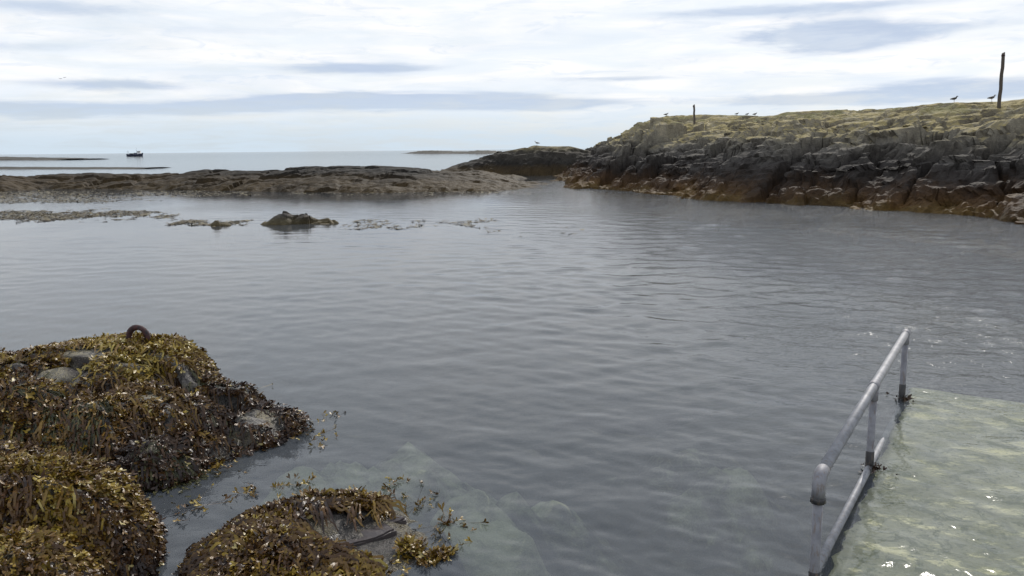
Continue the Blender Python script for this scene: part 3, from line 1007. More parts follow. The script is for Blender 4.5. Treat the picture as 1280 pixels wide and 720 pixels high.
# large rock at the left with the iron ring
def big_rock_z(X, Y):
    Z = bumps(X, Y, [(-4.0, 8.15, 1.15, 1.00, 0.1, 0.80, 3.0), (-4.55, 8.1, 0.9, 0.9, 0, 0.68, 2.6), (-5.4, 8.0, 1.6, 1.15, 0.0, 0.62, 2.6), (-3.4, 7.35, 0.95, 0.85, 0.3, 0.60, 2.4), (-4.6, 7.0, 1.5, 0.9, 0, 0.55, 2.4),
                     (-2.85, 7.55, 0.72, 0.70, -0.6, 0.34, 2.2), (-2.42, 7.72, 0.42, 0.36, -0.3, 0.14, 2.2), (-3.2, 6.75, 0.55, 0.42, -0.2, 0.26, 2.2), (-7.2, 8.4, 1.6, 1.2, 0, 0.42, 2.5)])
    k = np.clip((Z + 0.2) / 0.3, 0, 1)
    Z = Z + k * (blocks(X, Y, 0.95, 0.12, 501, rot=0.5, aniso=1.7, tilt=0.8, crack=0.7) + blocks(X, Y, 0.36, 0.045, 503, rot=0.2, aniso=1.4, tilt=0.8) + 0.06 * fbm(X * 1.7, Y * 1.7, 507, 4) + 0.02 * fbm(X * 6, Y * 6, 509, 3))
    cap = 0.70 + 0.05 * fbm(X * 1.1, Y * 1.1, 515, 3)
    return np.where(Z > cap - 0.15, cap - 0.15 + 0.15 * np.tanh((Z - cap + 0.15) / 0.15), Z)


HF_A = HF(np.arange(-8.6, -1.7, 0.028), np.arange(5.9, 10.2, 0.028), big_rock_z)


def spot(X, Y, px, py, z, rx, ry, rot=0.0):
    c = at(px, py, z)
    a, b = X - c[0], Y - c[1]
    cs, sn = math.cos(rot), math.sin(rot)
    return np.hypot((a * cs + b * sn) / rx, (-a * sn + b * cs) / ry) + 0.25 * fbm(X * 4, Y * 4, 77, 3)


def on_rock(X, Y, Z, px, py, rx, ry, seed=77):
    """a patch of the rock face, given by where one looks to see it"""
    u, v = project(np.stack([X, Y, Z], -1))
    return np.hypot((u - px) / rx, (v - py) / ry) + 0.30 * fbm(X * 4, Y * 4, seed, 3)


def bare_a(X, Y, Z):
    m = np.zeros(X.shape, bool)
    for p in ((82, 469, 40, 10), (112, 443, 32, 7), (231, 480, 13, 20), (92, 494, 24, 6), (300, 548, 24, 16), (322, 522, 18, 9), (341, 532, 11, 9),
              (188, 499, 15, 6), (30, 458, 16, 5), (270, 566, 16, 9)):
        m |= on_rock(X, Y, Z, *p) < 1
    return m


def tint_a(x, y, z, cid):
    n = fbm(x * 1.3, y * 1.3, 521, 3)
    return np.clip(0.34 + 0.42 * (z - 0.35) / 0.4 * np.interp(y, [6.8, 7.6], [0.35, 1.0]) + 0.35 * n + 0.2 * (cid - 0.5), 0.04, 0.86)


rock_a, bare = finish_rock('weedy_rock', HF_A, 'largest seaweed-covered rock, humped, with the rusty iron ring on its crown', 46000, tint_a, bare_a, 31)
roots = []
for px, py, z, sp in ((25, 500, 0.55, 0.16), (60, 520, 0.5, 0.13), (100, 510, 0.55, 0.10), (205, 562, 0.28, 0.12), (228, 568, 0.2, 0.06), (265, 480, 0.36, 0.10), (255, 500, 0.35, 0.1), (10, 470, 0.65, 0.15)):
    c = at(px, py, z)
    roots.append((c[0], c[1], sp))
tag(strands(HF_A, 'gutweed', np.array(roots), 2600, 0.42, MAT_GRASSWEED, rock_a, 61), 'dull green hair-like weed hanging down the rock', kind='stuff')


# shaggy mound in the lower left corner
def mound_z(X, Y):
    Z = bumps(X, Y, [(-3.08, 5.05, 0.72, 0.85, 0.1, 0.60, 3.0), (-3.8, 5.2, 1.1, 0.95, 0, 0.62, 2.8), (-2.84, 4.35, 0.55, 0.6, 0.0, 0.50, 2.8), (-3.5, 4.2, 1.1, 0.8, 0, 0.52, 2.6)])
    k = np.clip((Z + 0.2) / 0.3, 0, 1)
    return Z + k * (blocks(X, Y, 0.75, 0.09, 601, tilt=0.8, crack=0.7) + blocks(X, Y, 0.3, 0.035, 603) + 0.06 * fbm(X * 2, Y * 2, 607, 4))


HF_B = HF(np.arange(-5.6, -1.7, 0.024), np.arange(3.0, 6.6, 0.024), mound_z)


def tint_b(x, y, z, cid):
    n = fbm(x * 1.6, y * 1.6, 621, 3)
    return np.clip(0.42 + 0.40 * n + 0.32 * (cid - 0.5) + 0.25 * np.interp(z, [0, 0.5], [-1, 0.3]), 0.05, 0.84)


rock_b, _ = finish_rock('weedy_rock', HF_B, 'steep-sided mound hidden under shaggy brown wrack, nearest the camera', 50000, tint_b,
                        lambda X, Y, Z: spot(X, Y, 183, 640, 0.42, 0.07, 0.06) < 1, 32, (0.036, 0.068), 0.085)


# low half-drowned rock
def low_rock_z(X, Y):
    Z = bumps(X, Y, [(-1.62, 5.05, 0.40, 0.50, 0.6, 0.17, 2.2), (-1.35, 5.62, 0.62, 0.36, 0.15, 0.15, 2.2), (-1.36, 4.75, 0.62, 0.45, 0.2, 0.15, 2.2), (-0.95, 5.35, 0.55, 0.42, 0.3, 0.05, 2.0)])
    k = np.clip((Z + 0.2) / 0.3, 0, 1)
    return Z + k * (blocks(X, Y, 0.5, 0.04, 701) + 0.03 * fbm(X * 2.4, Y * 2.4, 707, 4))


HF_C = HF(np.arange(-2.6, 0.2, 0.02), np.arange(3.8, 6.5, 0.02), low_rock_z)


def bare_c(X, Y, Z):
    m = spot(X, Y, 455, 668, 0.08, 0.26, 0.13, 0.45) < 1
    m |= spot(X, Y, 440, 672, 0.06, 0.42, 0.30, 0.4) < 1
    m |= (X > -0.95) & (fbm(X * 3, Y * 3, 733, 3) > -0.22)
    m |= (Z < 0.0) & (fbm(X * 4, Y * 4, 735, 3) > 0.05)
    return m


def tint_c(x, y, z, cid):
    return np.clip(0.36 + 0.35 * fbm(x * 2, y * 2, 721, 3) + 0.3 * (cid - 0.5) + np.interp(x, [-1.9, -0.8], [-0.05, 0.15]), 0.05, 0.82)


rock_c, _ = finish_rock('weedy_rock', HF_C, 'low rock awash, fringed with brown seaweed around a bare dark slab', 15000, tint_c, bare_c, 33, (0.04, 0.08), 0.05)


def wedge(name, c, L, W, H, rz, mat, parent, tilt=0.12, seed=1):
    """a flat broken slab of stone"""
    g = random.Random(seed)
    bm = bmesh.new()
    n = 11
    lo, hi = [], []
    for i in range(n):
        a = 2 * math.pi * i / n
        r = 1 + g.uniform(-0.16, 0.16)
        x, y = L * math.copysign(abs(math.cos(a)) ** 0.7, math.cos(a)) * r, W * math.copysign(abs(math.sin(a)) ** 0.7, math.sin(a)) * r
        lo.append(bm.verts.new((x * 1.04, y * 1.04, -H)))
        hi.append(bm.verts.new((x, y, H * 0.4 + tilt * x + g.uniform(-0.004, 0.004))))
    bm.faces.new(hi)
    bm.faces.new(list(reversed(lo)))
    for i in range(n):
        j = (i + 1) % n
        bm.faces.new((lo[i], lo[j], hi[j], hi[i]))
    bmesh.ops.bevel(bm, geom=[e for e in bm.edges if all(v in hi for v in e.verts)], offset=0.012, segments=2, affect='EDGES')
    bmesh.ops.recalc_face_normals(bm, faces=bm.faces)
    bmesh.ops.triangulate(bm, faces=bm.faces)
    bmesh.ops.subdivide_edges(bm, edges=bm.edges, cuts=2, use_grid_fill=True)
    for v in bm.verts: v.co.z += 0.006 * math.sin(v.co.x * 23 + v.co.y * 31) + g.uniform(-0.0015, 0.0015)
    me = bpy.data.meshes.new(name)
    bm.to_mesh(me)
    bm.free()
    o = link(name, me, mat, parent)
    o.location = c
    o.rotation_euler = (0, 0, rz)
    return o


def slab_material():
    m, k, bs, out = material('wet_slab')
    P = wpos(k)
    n = k.noise(P, 20, 5, 0.7)
    k.put(bs.inputs['Base Color'], k.mix(n, (0.028, 0.022, 0.024), (0.07, 0.058, 0.058)))
    k.put(bs.inputs['Roughness'], k.m('ADD', 0.3, k.m('MULTIPLY', n, 0.3)))
    k.put(bs.inputs['Normal'], k.bump(n, 0.5, 0.01))
    return m


MAT_SLAB = slab_material()
c1, c2 = at(452, 672, 0.035), at(490, 652, 0.035)
tag(wedge('bare_slab', c1, 0.24, 0.10, 0.06, 0.55, MAT_SLAB, rock_c, 0.05, 3), 'flat dark bare slab')
tag(wedge('bare_slab', c2, 0.11, 0.045, 0.05, 0.2, MAT_SLAB, rock_c, 0.02, 8), 'small dark stone beside the slab')


# ------------------------------------------------------------------ rocks out in the bay
def bay_rock(name, label, items, x0, x1, y0, y1, step, seed, rg=1.0):
    def fn(X, Y):
        Z = bumps(X, Y, items)
        k = np.clip((Z + 0.2) / 0.3, 0, 1)
        return Z + rg * k * (blocks(X, Y, 0.75, 0.10, seed, tilt=0.8) + blocks(X, Y, 0.3, 0.045, seed + 5, tilt=0.8) + 0.05 * fbm(X * 3, Y * 3, seed + 9, 3))
    hf = HF(np.arange(x0, x1, step), np.arange(y0, y1, step), fn)
    o = link(name, grid_mesh(name, hf.X, hf.Y, hf.Z, zmin=-0.4), MAT_BAY)
    return tag(o, label, 'rock'), hf


MAT_BAY = bedrock_material('bay_rock', [(0, (0.085, 0.066, 0.032)), (0.22, (0.075, 0.062, 0.036)), (0.42, (0.042, 0.037, 0.033)), (1, (0.05, 0.047, 0.044))], 0.8, None, False, 0.5)
c = at(345, 282)
bay_rock('bay_rock', 'dark knobbly rock standing alone out of the calm bay', [(c[0] + 0.0, c[1] + 0.9, 0.66, 0.7, 0, 0.46, 2.6), (c[0] + 0.75, c[1] + 1.0, 0.75, 0.6, 0, 0.34, 2.2), (c[0] + 1.35, c[1] + 0.9, 0.75, 0.6, 0, 0.22, 2.2),
                                                                     (c[0] - 0.4, c[1] + 0.7, 0.45, 0.5, 0, 0.25, 2.2)], c[0] - 1.3, c[0] + 2.4, c[1] - 0.4, c[1] + 2.2, 0.035, 801, 1.0)
c = at(268, 283)
bay_rock('bay_rock', 'tiny dark rock just breaking the surface left of the knobbly bay rock', [(c[0], c[1] + 0.2, 0.20, 0.2, 0, 0.16, 2.2), (c[0] + 0.3, c[1] + 0.3, 0.2, 0.2, 0, 0.06, 2.2)], c[0] - 0.7, c[0] + 1.0, c[1] - 0.3, c[1] + 1.0, 0.03, 821, 0.3)


# ------------------------------------------------------------------ floating weed
def floating_mats():
    g = np.random.default_rng(71)
    P = []
    def band(px0, px1, py0, py1, n, thr, seed):
        k = 0
        cx, cy = (px0 + px1) / 2, (py0 + py1) / 2
        while k < n:
            x, y = g.uniform(px0, px1, 6000), g.uniform(py0, py1, 6000)
            D = np.stack([ray(a, b) for a, b in zip(x, y)])
            pts = np.array([0, 0, CAM_H]) + D * (-CAM_H / D[:, 2])[:, None]
            e = np.hypot((x - cx) / (px1 - px0) * 2 * 0.9, (y - cy) / (py1 - py0) * 2)
            f = 0.6 * fbm(pts[:, 0] * 0.55, pts[:, 1] * 0.30, seed, 4) + 0.5 * fbm(pts[:, 0] * 2.2, pts[:, 1] * 1.1, seed + 5, 3)
            ok = f > thr + 0.55 * (e ** 2 - 0.35)
            pts = pts[ok]
            P.append(pts[:n - k]); k += len(pts[:n - k])
    band(-120, 250, 260, 279, 4800, 0.0, 3)
    band(-120, 200, 237, 257, 4200, -0.08, 9)
    band(110, 360, 237, 248, 900, 0.10, 15)
    band(185, 345, 273, 285, 800, 0.06, 21)
    band(375, 520, 268, 292, 200, 0.14, 27)
    band(450, 650, 270, 290, 300, 0.15, 33)
    band(600, 760, 280, 298, 24, 0.12, 39)
    band(300, 720, 235, 246, 500, 0.08, 45)
    P = np.concatenate(P)
    n = len(P)
    P[:, 2] = g.uniform(0.0, 0.018, n)
    up = np.tile(np.array([[0, 0, 1.0]]), (n, 1)) + g.normal(size=(n, 3)) * 0.05
    L = g.uniform(0.10, 0.26, n) * np.interp(P[:, 1], [30, 60, 140], [0.7, 1.0, 2.2])
    o = scatter_blades('floating_seaweed', P, up, np.zeros((n, 3)), L, g.uniform(0, 1, n) ** 1.4, MAT_FARWEED, None, (-0.02, 0.05), 1.5, 1.6, 71, 0.08, None, 0.12)
    tag(o, 'thin mats of brown seaweed floating in streaks across the bay', 'seaweed', kind='stuff')


floating_mats()

TUFTS = [(358, 606, 16, 0.07, 'olive seaweed tuft floating just above the top of the low slab rock'),
         (388, 602, 7, 0.04, 'tiny dark seaweed scrap floating beyond the low slab rock'),
         (241, 634, 22, 0.08, 'greenish seaweed tuft floating in the gap between the mound and the low rock'),
         (308, 617, 14, 0.06, 'brown seaweed tuft afloat midway between the big rock and the low slab rock'),
         (395, 545, 20, 0.12, 'scattered seaweed scraps drifting off the tip of the big rock'),
         (410, 525, 14, 0.13, 'sparse brown scraps drifting farthest out beyond the big rock tip'),
         (488, 607, 14, 0.07, 'brown seaweed tuft floating alone past the right end of the low rock'),
         (560, 655, 24, 0.16, 'loose scraps of seaweed drifting at the right edge of the low rock'),
         (520, 632, 26, 0.11, 'dark brown seaweed tuft right beside the small stone at the slab'),
         (535, 690, 30, 0.12, 'brown seaweed tuft nearest the bottom edge, right of the dark slab'),
         (505, 705, 30, 0.10, 'ragged seaweed clump under the right end of the dark slab'),
         (305, 492, 14, 0.10, 'dark seaweed scraps floating behind the steep right flank of the big rock'),
         (262, 588, 40, 0.10, 'yellow-brown seaweed clump at the water line under the big rock')]
for px, py, n, sp, lab in TUFTS:
    g = np.random.default_rng(int(px * 3 + py))
    c = at(px, py)
    P = np.stack([c[0] + g.normal(size=n) * sp, c[1] + g.normal(size=n) * sp * 1.3, g.uniform(0.0, 0.02, n)], -1)
    o = scatter_blades('seaweed_tuft', P - np.array([c[0], c[1], 0]), np.tile(np.array([[0, 0, 1.0]]), (n, 1)) + g.normal(size=(n, 3)) * 0.1, np.zeros((n, 3)), g.uniform(0.04, 0.075, n), g.uniform(0.25, 0.8, n), MAT_WEED, None, (-0.05, 0.4), 1.5, 1.0, int(px), 0.5, (0, 0, 0.004))
    o.location = (c[0], c[1], 0)
    tag(o, lab, 'seaweed', 'seaweed tufts floating by the rocks')
for p, lab in ((RAIL_B, 'dark weed tuft round the foot of the far handrail post'), ((RAIL_A + RAIL_B) / 2, 'dark weed tuft round the foot of the middle handrail post')):
    g = np.random.default_rng(int(p[1] * 10))
    n = 26
    P = np.stack([g.normal(size=n) * 0.05, g.normal(size=n) * 0.06 - 0.06, g.uniform(0.0, 0.03, n)], -1)
    o = scatter_blades('seaweed_tuft', P, np.tile(np.array([[0, 0, 1.0]]), (n, 1)), np.zeros((n, 3)), g.uniform(0.04, 0.08, n), g.uniform(0.0, 0.12, n), MAT_WEED, None, (0.0, 0.6), 1.5, 1.0, 5, 0.5, (0, -0.03, 0.004))
    o.location = (p[0], p[1], 0)
    tag(o, lab, 'seaweed', 'weed tufts at the handrail feet')


# ------------------------------------------------------------------ mooring ring
def iron_material():
    m, k, bs, out = material('rusty_iron')
    P = wpos(k)
    n = k.noise(P, 35, 5, 0.7)
    k.put(bs.inputs['Base Color'], k.mix(k.sstep(n, 0.35, 0.7), (0.020, 0.016, 0.018), (0.085, 0.030, 0.028)))
    bs.inputs['Roughness'].default_value = 0.75
    bs.inputs['Metallic'].default_value = 0.2
    k.put(bs.inputs['Normal'], k.bump(n, 0.7, 0.01))
    return m


MAT_IRON = iron_material()
c = at(173, 424, 0.78)
zc = float(HF_A.z(np.array([c[0]]), np.array([c[1]]))[0])
ring = empty('mooring_ring', (c[0], c[1], zc + 0.02), R(-12))
tag(ring, 'thick rusty iron mooring ring standing upright in seaweed on the big rock', 'mooring ring')
V, Fc = [], []
nR, nr = 40, 14
for i in range(nR):
    a = 2 * math.pi * i / nR
    for j in range(nr):
        b = 2 * math.pi * j / nr
        rr = 0.105 + (0.028 + 0.003 * math.sin(a * 3 + 1)) * math.cos(b)
        V.append((rr * math.cos(a), 0.028 * math.sin(b), rr * math.sin(a) + 0.068))
for i in range(nR):
    for j in range(nr):
        Fc.append((i * nr + j, ((i + 1) % nR) * nr + j, ((i + 1) % nR) * nr + (j + 1) % nr, i * nr + (j + 1) % nr))
link('ring', py_mesh('ring', V, Fc), MAT_IRON, ring)
V, Fc = sweep([(0.07, -0.05, -0.12), (0.07, -0.05, 0.0), (0.075, -0.03, 0.035), (0.085, 0.0, 0.05), (0.09, 0.03, 0.035), (0.09, 0.05, 0.0), (0.09, 0.05, -0.12)], 0.02, 10)
link('staple', py_mesh('staple', V, Fc), MAT_IRON, ring)


# ------------------------------------------------------------------ handrail on the slipway edge
def pipe_material(name, base, dark, rough, metal):
    m, k, bs, out = material(name)
    P = wpos(k)
    n = k.noise(P, 9, 5, 0.7)
    n2 = k.noise(k.mapping(P, (1, 1, 0.25)), 60, 4, 0.7)
    col = k.mix(k.sstep(n, 0.35, 0.7), base, dark)
    col = k.mix(k.m('MULTIPLY', k.sstep(n2, 0.52, 0.66), 0.6), col, (0.15, 0.105, 0.075))
    k.put(bs.inputs['Base Color'], col)
    k.put(bs.inputs['Roughness'], k.m('ADD', rough, k.m('MULTIPLY', n, 0.2)))
    bs.inputs['Metallic'].default_value = metal
    k.put(bs.inputs['Normal'], k.bump(n2, 0.25, 0.004))
    return m


MAT_PIPE = pipe_material('galvanised_pipe', (0.25, 0.255, 0.275), (0.16, 0.165, 0.18), 0.5, 0.25)
MAT_FIT = pipe_material('pipe_fitting', (0.24, 0.24, 0.26), (0.16, 0.16, 0.18), 0.5, 0.3)
MAT_WETPIPE = pipe_material('wet_pipe', (0.030, 0.029, 0.032), (0.018, 0.018, 0.020), 0.3, 0.1)


def build_rail():
    root = empty('handrail', (RAIL_A[0], RAIL_A[1], 0))
    tag(root, 'grey galvanised pipe handrail on three posts along the edge of the drowned slipway', 'handrail')
    o3 = Vector((RAIL_A[0], RAIL_A[1], 0))
    A = Vector((0, 0, 0)); B = Vector((RAIL_B[0], RAIL_B[1], 0)) - o3
    M_ = (A + B) * 0.5 - Vector((rdir[0], rdir[1], 0)) * 0.02
    d = Vector((rdir[0], rdir[1], 0))
    up = Vector((0, 0, 1))
    zt, rp, rr = 0.705, 0.030, 0.036
    # elbow at the near end : rail turns down into the post
    bend = []
    for i in range(9):
        a = R(90) * i / 8
        bend.append(A + d * 0.075 - d * 0.075 * math.sin(a) * 1.0 + up * (zt - 0.075 + 0.075 * math.cos(a)))
    V, Fc = sweep([A + d * 0.115 + up * zt] + bend + [A + up * (zt - 0.135)], [0.040] * 11, 20)
    el = link('elbow', py_mesh('elbow', V, Fc), MAT_FIT, root)
    V, Fc = sweep([A + up * (zt - 0.128), A + up * (zt - 0.134), A + up * (zt - 0.160), A + up * (zt - 0.166)], [0.041, 0.045, 0.045, 0.036], 20)
    link('collar', py_mesh('collar', V, Fc), MAT_WETPIPE, el)
    V, Fc = sweep([A + d * 0.09 + up * zt, B - d * 0.03 + up * zt], rr, 20)
    link('top_rail', py_mesh('top_rail', V, Fc), MAT_PIPE, root)
    # tee at the middle post
    V, Fc = sweep([M_ - d * 0.055 + up * zt, M_ - d * 0.05 + up * zt, M_ + d * 0.05 + up * zt, M_ + d * 0.055 + up * zt], [0.038, 0.042, 0.042, 0.038], 20)
    sweep([M_ + up * (zt - 0.02), M_ + up * (zt - 0.115), M_ + up * (zt - 0.12)], [0.037, 0.037, 0.033], 20, True, V, Fc)
    link('tee_fitting', py_mesh('tee_fitting', V, Fc), MAT_FIT, root)
    # end fitting at the far post
    V, Fc = sweep([B - d * 0.075 + up * zt, B - d * 0.07 + up * zt, B + d * 0.01 + up * zt, B + d * 0.036 + up * (zt - 0.004), B + d * 0.05 + up * (zt - 0.012)], [0.038, 0.042, 0.042, 0.034, 0.012], 20)
    sweep([B + up * (zt - 0.01), B + up * (zt - 0.11), B + up * (zt - 0.115)], [0.038, 0.038, 0.033], 20, True, V, Fc)
    link('end_fitting', py_mesh('end_fitting', V, Fc), MAT_FIT, root)
    for P, hs in ((A, 0.11), (M_, 0.155), (B, 0.165)):
        V, Fc = sweep([P + up * -0.5, P + up * (zt - 0.05)], rp, 18)
        p = link('post', py_mesh('post', V, Fc), MAT_FIT, root)
        V, Fc = sweep([P + up * -0.48, P + up * (hs - 0.004), P + up * hs], [0.0335, 0.0335, 0.031], 18)
        tag(link('wet_foot', py_mesh('wet_foot', V, Fc), MAT_WETPIPE, p), 'blackened wet foot of the post')
    V, Fc = sweep([A + d * 0.0 + up * 0.10, M_ + up * 0.012, B - up * 0.075], 0.028, 16)
    link('lower_rail', py_mesh('lower_rail', V, Fc), MAT_PIPE, root)


build_rail()

# ------------------------------------------------------------------ finding ground on the rocks
def verts_of(o):
    a = np.empty(len(o.data.vertices) * 3, np.float32)
    o.data.vertices.foreach_get('co', a)
    return a.reshape(-1, 3).astype(float)


VH, VR = verts_of(headland), verts_of(reef)
PH, PR = project(VH), project(VR)


def skyline(V, P, px, w=2.0):
    k = np.where(np.abs(P[0] - px) < w)[0]
    return V[k[np.argmin(P[1][k])]]


def visible_at(V, P, px, py, w=2.0):
    k = np.where((np.abs(P[0] - px) < w) & (np.abs(P[1] - py) < w))[0]
    if not len(k): return skyline(V, P, px)
    return V[k[np.argmin(V[k][:, 1])]]


# ------------------------------------------------------------------ timber posts on the headland
def timber_material():
    m, k, bs, out = material('weathered_timber')
    P = wpos(k)
    g = k.noise(k.mapping(P, (9, 9, 0.8)), 4, 5, 0.7)
    k.put(bs.inputs['Base Color'], k.mix(g, (0.045, 0.036, 0.030), (0.13, 0.11, 0.09)))
    bs.inputs['Roughness'].default_value = 0.9
    k.put(bs.inputs['Normal'], k.bump(g, 0.8, 0.02))
    return m


MAT_TIMBER = timber_material()


def timber_post(px, py_base, px_top, py_top, rad, label, V_, P_):
    b = visible_at(V_, P_, px, py_base)
    t = at_depth(px_top, py_top, b[1])
    root = empty('timber_post', b)
    tag(root, label, 'post')
    h = t - b
    n = 9
    pts = [Vector((h[0] * i / n + 0.012 * math.sin(i * 1.9), 0.01 * math.cos(i * 2.3), -0.5 + (h[2] + 0.5) * i / n)) for i in range(n + 1)]
    rr = [rad * (1.06 - 0.16 * i / n + 0.03 * math.sin(i * 2.7)) for i in range(n + 1)]
    V, Fc = sweep(pts, rr, 10, True)
    for q in V[-10:]: q.z += 0.5 * (q.x - pts[-1].x)            # top sawn at a slant
    link('shaft', py_mesh('shaft', V, Fc), MAT_TIMBER, root)
    V, Fc = sweep([pts[-1] * 0.999 + Vector((0, 0, -0.16)), pts[-1] + Vector((0, 0, -0.10))], rad * 1.03, 10)
    link('iron_band', py_mesh('iron_band', V, Fc), MAT_IRON, root)
    return b


timber_post(1249, 133, 1254.5, 66, 0.085, 'tall weathered timber post leaning slightly, against the sky on the headland', VH, PH)
timber_post(866.5, 152, 867.5, 131, 0.075, 'short thin timber post standing in the yellow turf of the headland', VH, PH)

# ------------------------------------------------------------------ birds
def plain(name, c, rough=0.7):
    m, k, bs, out = material(name)
    n = k.noise(wpos(k), 40, 3, 0.6)
    k.put(bs.inputs['Base Color'], k.mix(n, tuple(v * 0.8 for v in c), tuple(min(1, v * 1.2) for v in c)))
    bs.inputs['Roughness'].default_value = rough
    return m


MAT_DARKF, MAT_GREYF, MAT_PALEF = plain('dark_feathers', (0.05, 0.045, 0.042)), plain('grey_feathers', (0.20, 0.20, 0.21)), plain('white_feathers', (0.62, 0.62, 0.60))
MAT_BEAK, MAT_LEG = plain('beak_horn', (0.22, 0.12, 0.04)), plain('bird_leg', (0.20, 0.14, 0.10))


def bird(p, size, face, label, body_m, wing_m, crouch=False, group='birds standing on the rocks'):
    root = empty('seabird', p)
    root.rotation_euler = (0, 0, 0 if face > 0 else math.pi)
    root.scale = (size * 0.88,) * 3
    tag(root, label, 'bird', group)
    hz = 0.10 if crouch else 0.17
    nk = 0.7 if crouch else 1.0
    pts = [(-0.25, 0, hz + 0.015), (-0.18, 0, hz + 0.03), (-0.10, 0, hz + 0.045), (0.0, 0, hz + 0.06), (0.08, 0, hz + 0.085), (0.125, 0, hz + 0.085 + 0.05 * nk),
           (0.15, 0, hz + 0.085 + 0.10 * nk), (0.175, 0, hz + 0.085 + 0.115 * nk), (0.20, 0, hz + 0.085 + 0.115 * nk)]
    V, Fc = sweep(pts, [0.012, 0.032, 0.062, 0.078, 0.066, 0.042, 0.038, 0.034, 0.012], 14)
    me = py_mesh('body', V, Fc)
    body = link('body', me, body_m, root)
    hx, hzz = 0.20, hz + 0.085 + 0.112 * nk
    V, Fc = sweep([(hx - 0.01, 0, hzz), (hx + 0.03, 0, hzz - 0.002), (hx + 0.06, 0, hzz - 0.012)], [0.013, 0.009, 0.002], 8)
    link('beak', py_mesh('beak', V, Fc), MAT_BEAK, root)
    for s in (-1, 1):
        V, Fc = sweep([(0.085, s * 0.062, hz + 0.095), (0.02, s * 0.074, hz + 0.08), (-0.08, s * 0.064, hz + 0.06), (-0.18, s * 0.036, hz + 0.045), (-0.28, s * 0.018, hz + 0.03)],
                      [0.02, 0.052, 0.050, 0.028, 0.004], 10, True, None, None, [0.35] * 5)
        link('wing', py_mesh('wing', V, Fc), wing_m, root)
        V, Fc = sweep([(0.0, s * 0.03, hz + 0.01), (-0.008, s * 0.03, hz * 0.5), (0.004, s * 0.03, 0.004), (0.045, s * 0.034, 0.002)], [0.010, 0.006, 0.006, 0.004], 8)
        link('leg', py_mesh('leg', V, Fc), MAT_LEG, root)
    return root


bird(skyline(VH, PH, 831), 1.25, 1, 'grey gull crouched on the left shoulder of the headland, left of the short post', MAT_GREYF, MAT_DARKF, True)
bird(skyline(VH, PH, 921), 1.0, 1, 'dark bird crouched on the turf, first to the right of the short post', MAT_DARKF, MAT_DARKF, True)
bird(skyline(VH, PH, 936), 0.8, 1, 'small dark bird in the middle of three on the headland turf', MAT_DARKF, MAT_DARKF, True)
bird(skyline(VH, PH, 943.5), 0.95, 1, 'dark bird on the turf, farthest of three from the short post', MAT_DARKF, MAT_DARKF, True)
bird(skyline(VH, PH, 1191), 1.05, 1, 'dark upright bird on long legs, silhouetted on the ridge well left of the tall post', MAT_DARKF, MAT_DARKF)
bird(skyline(VH, PH, 1240), 1.05, 1, 'grey bird standing close beside the foot of the tall post', MAT_GREYF, MAT_DARKF)
bird(skyline(VR, PR, 672), 1.3, -1, 'white gull standing on the crest of the skerry', MAT_PALEF, MAT_GREYF)


def flyer(px, py, Y, size, label, roll):
    root = empty('flying_gull', at_depth(px, py, Y), 0.3)
    root.rotation_euler = (0, roll, 0.5)
    root.scale = (size,) * 3
    tag(root, label, 'bird', 'gulls flying over the sea')
    V, Fc = sweep([(0, -0.22, 0), (0, -0.12, 0), (0, 0.02, 0.01), (0, 0.14, 0.01), (0, 0.20, 0.01)], [0.02, 0.045, 0.06, 0.045, 0.012], 10)
    link('body', py_mesh('body', V, Fc), MAT_GREYF, root)
    for s in (-1, 1):
        V, Fc = sweep([(s * 0.03, 0.03, 0.02), (s * 0.25, 0.05, 0.14), (s * 0.45, 0.0, 0.12), (s * 0.68, -0.06, 0.06)], [0.075, 0.075, 0.055, 0.012], 8, True, None, None, [0.2] * 4)
        link('wing', py_mesh('wing', V, Fc), MAT_GREYF, root)


flyer(75.5, 98.5, 190, 0.55, 'left of two tiny gulls flying below the clouds', 0.1)
flyer(81, 97, 196, 0.55, 'right of two tiny gulls flying below the clouds', -0.2)


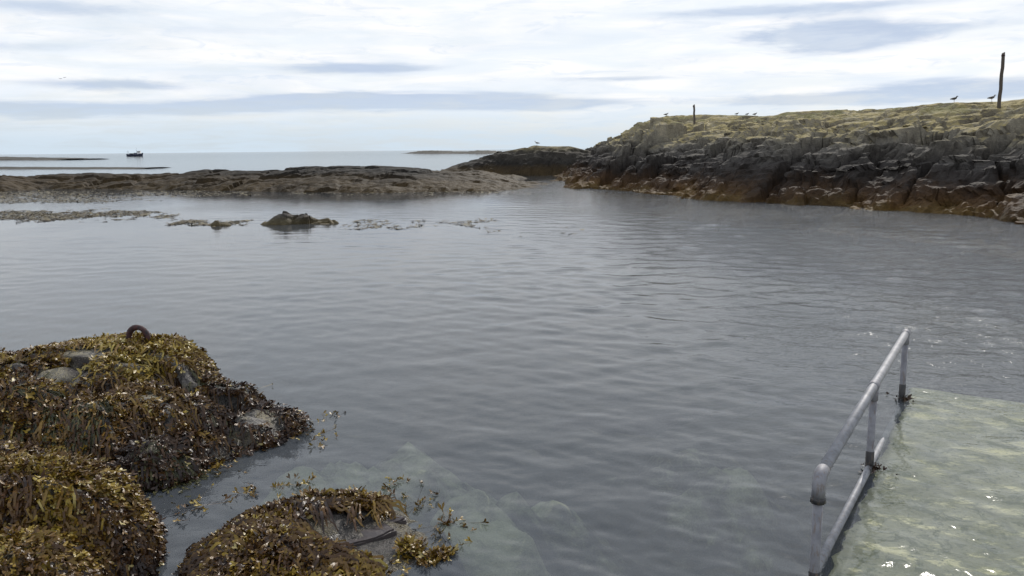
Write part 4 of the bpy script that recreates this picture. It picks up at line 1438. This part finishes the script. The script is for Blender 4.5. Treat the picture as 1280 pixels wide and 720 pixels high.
# ------------------------------------------------------------------ fishing boat far out
def build_boat():
    p = at(169, 195.3)
    root = empty('fishing_boat', (p[0], p[1], 0), 0.10)
    tag(root, 'small dark-hulled fishing boat with a white wheelhouse far out at sea', 'boat')
    hullm, whitem, darkm, glassm = plain('hull_paint', (0.022, 0.028, 0.055), 0.5), plain('white_paint', (0.78, 0.78, 0.78), 0.4), plain('deck_gear', (0.06, 0.06, 0.07)), plain('window_glass', (0.02, 0.025, 0.03), 0.1)
    st = [(-6.6, 1.9, 2.0), (-5.5, 2.3, 1.75), (-3, 2.5, 1.6), (0, 2.5, 1.6), (3, 2.2, 1.85), (5, 1.4, 2.3), (6.3, 0.5, 2.75), (6.8, 0.06, 2.95)]
    V, Fc = [], []
    for x, hw, sh in st:
        k = x - (0.5 if x > 5 else 0)
        V += [Vector((x, -hw, sh)), Vector((k, -hw * 0.92, 0.4)), Vector((k - (0.6 if x > 5 else 0), -hw * 0.5, -0.8)), Vector((k - (0.6 if x > 5 else 0), hw * 0.5, -0.8)), Vector((k, hw * 0.92, 0.4)), Vector((x, hw, sh))]
    n = len(st)
    for i in range(n - 1):
        for j in range(5):
            a = i * 6 + j
            Fc.append((a, a + 6, a + 7, a + 1))
        Fc.append((i * 6 + 5, i * 6 + 11, i * 6 + 6, i * 6))
    Fc.append((0, 1, 2, 3, 4, 5)); Fc.append(tuple(reversed(range((n - 1) * 6, n * 6))))
    link('hull', py_mesh('hull', V, Fc, False), hullm, root)
    def box(x0, x1, y0, y1, z0, z1, V=None, Fc=None, slant=0.0):
        V = [] if V is None else V; Fc = [] if Fc is None else Fc
        b = len(V)
        V += [Vector(q) for q in ((x0, y0, z0), (x1, y0, z0), (x1, y1, z0), (x0, y1, z0), (x0, y0, z1), (x1 - slant, y0, z1), (x1 - slant, y1, z1), (x0, y1, z1))]
        Fc += [tuple(b + i for i in f) for f in ((0, 3, 2, 1), (4, 5, 6, 7), (0, 1, 5, 4), (1, 2, 6, 5), (2, 3, 7, 6), (3, 0, 4, 7))]
        return V, Fc
    V, Fc = box(2.2, 4.9, -1.3, 1.3, 1.6, 4.3, slant=0.35)
    wh = link('wheelhouse', py_mesh('wheelhouse', V, Fc, False), whitem, root)
    V, Fc = box(1.9, 4.85, -1.45, 1.45, 4.302, 4.5)
    link('roof', py_mesh('roof', V, Fc, False), whitem, wh)
    for x0 in (2.5, 3.3, 4.05):
        V, Fc = box(x0, x0 + 0.5, -1.33, -1.28, 3.3, 4.0)
        link('window', py_mesh('window', V, Fc, False), glassm, wh)
    V, Fc = box(-0.6, 2.1, -1.4, 1.4, 1.6, 2.9)
    link('deckhouse', py_mesh('deckhouse', V, Fc, False), plain('deckhouse_paint', (0.12, 0.13, 0.17), 0.5), root)
    V, Fc = box(-4.2, -1.4, -1.6, 1.6, 1.5, 2.5)
    link('net_drum', py_mesh('net_drum', V, Fc, False), darkm, root)
    V, Fc = sweep([(1.5, 0, 2.5), (1.2, 0, 7.4)], [0.12, 0.05], 8)
    link('mast', py_mesh('mast', V, Fc), darkm, root)
    V, Fc = [], []
    sweep([(-5.9, -1.6, 1.6), (-5.8, -1.3, 4.4)], 0.1, 8, True, V, Fc)
    sweep([(-5.9, 1.6, 1.6), (-5.8, 1.3, 4.4)], 0.1, 8, True, V, Fc)
    sweep([(-5.8, -1.4, 4.45), (-5.8, 1.4, 4.45)], 0.1, 8, True, V, Fc)
    link('stern_gantry', py_mesh('stern_gantry', V, Fc), plain('gantry_paint', (0.35, 0.35, 0.36)), root)


build_boat()
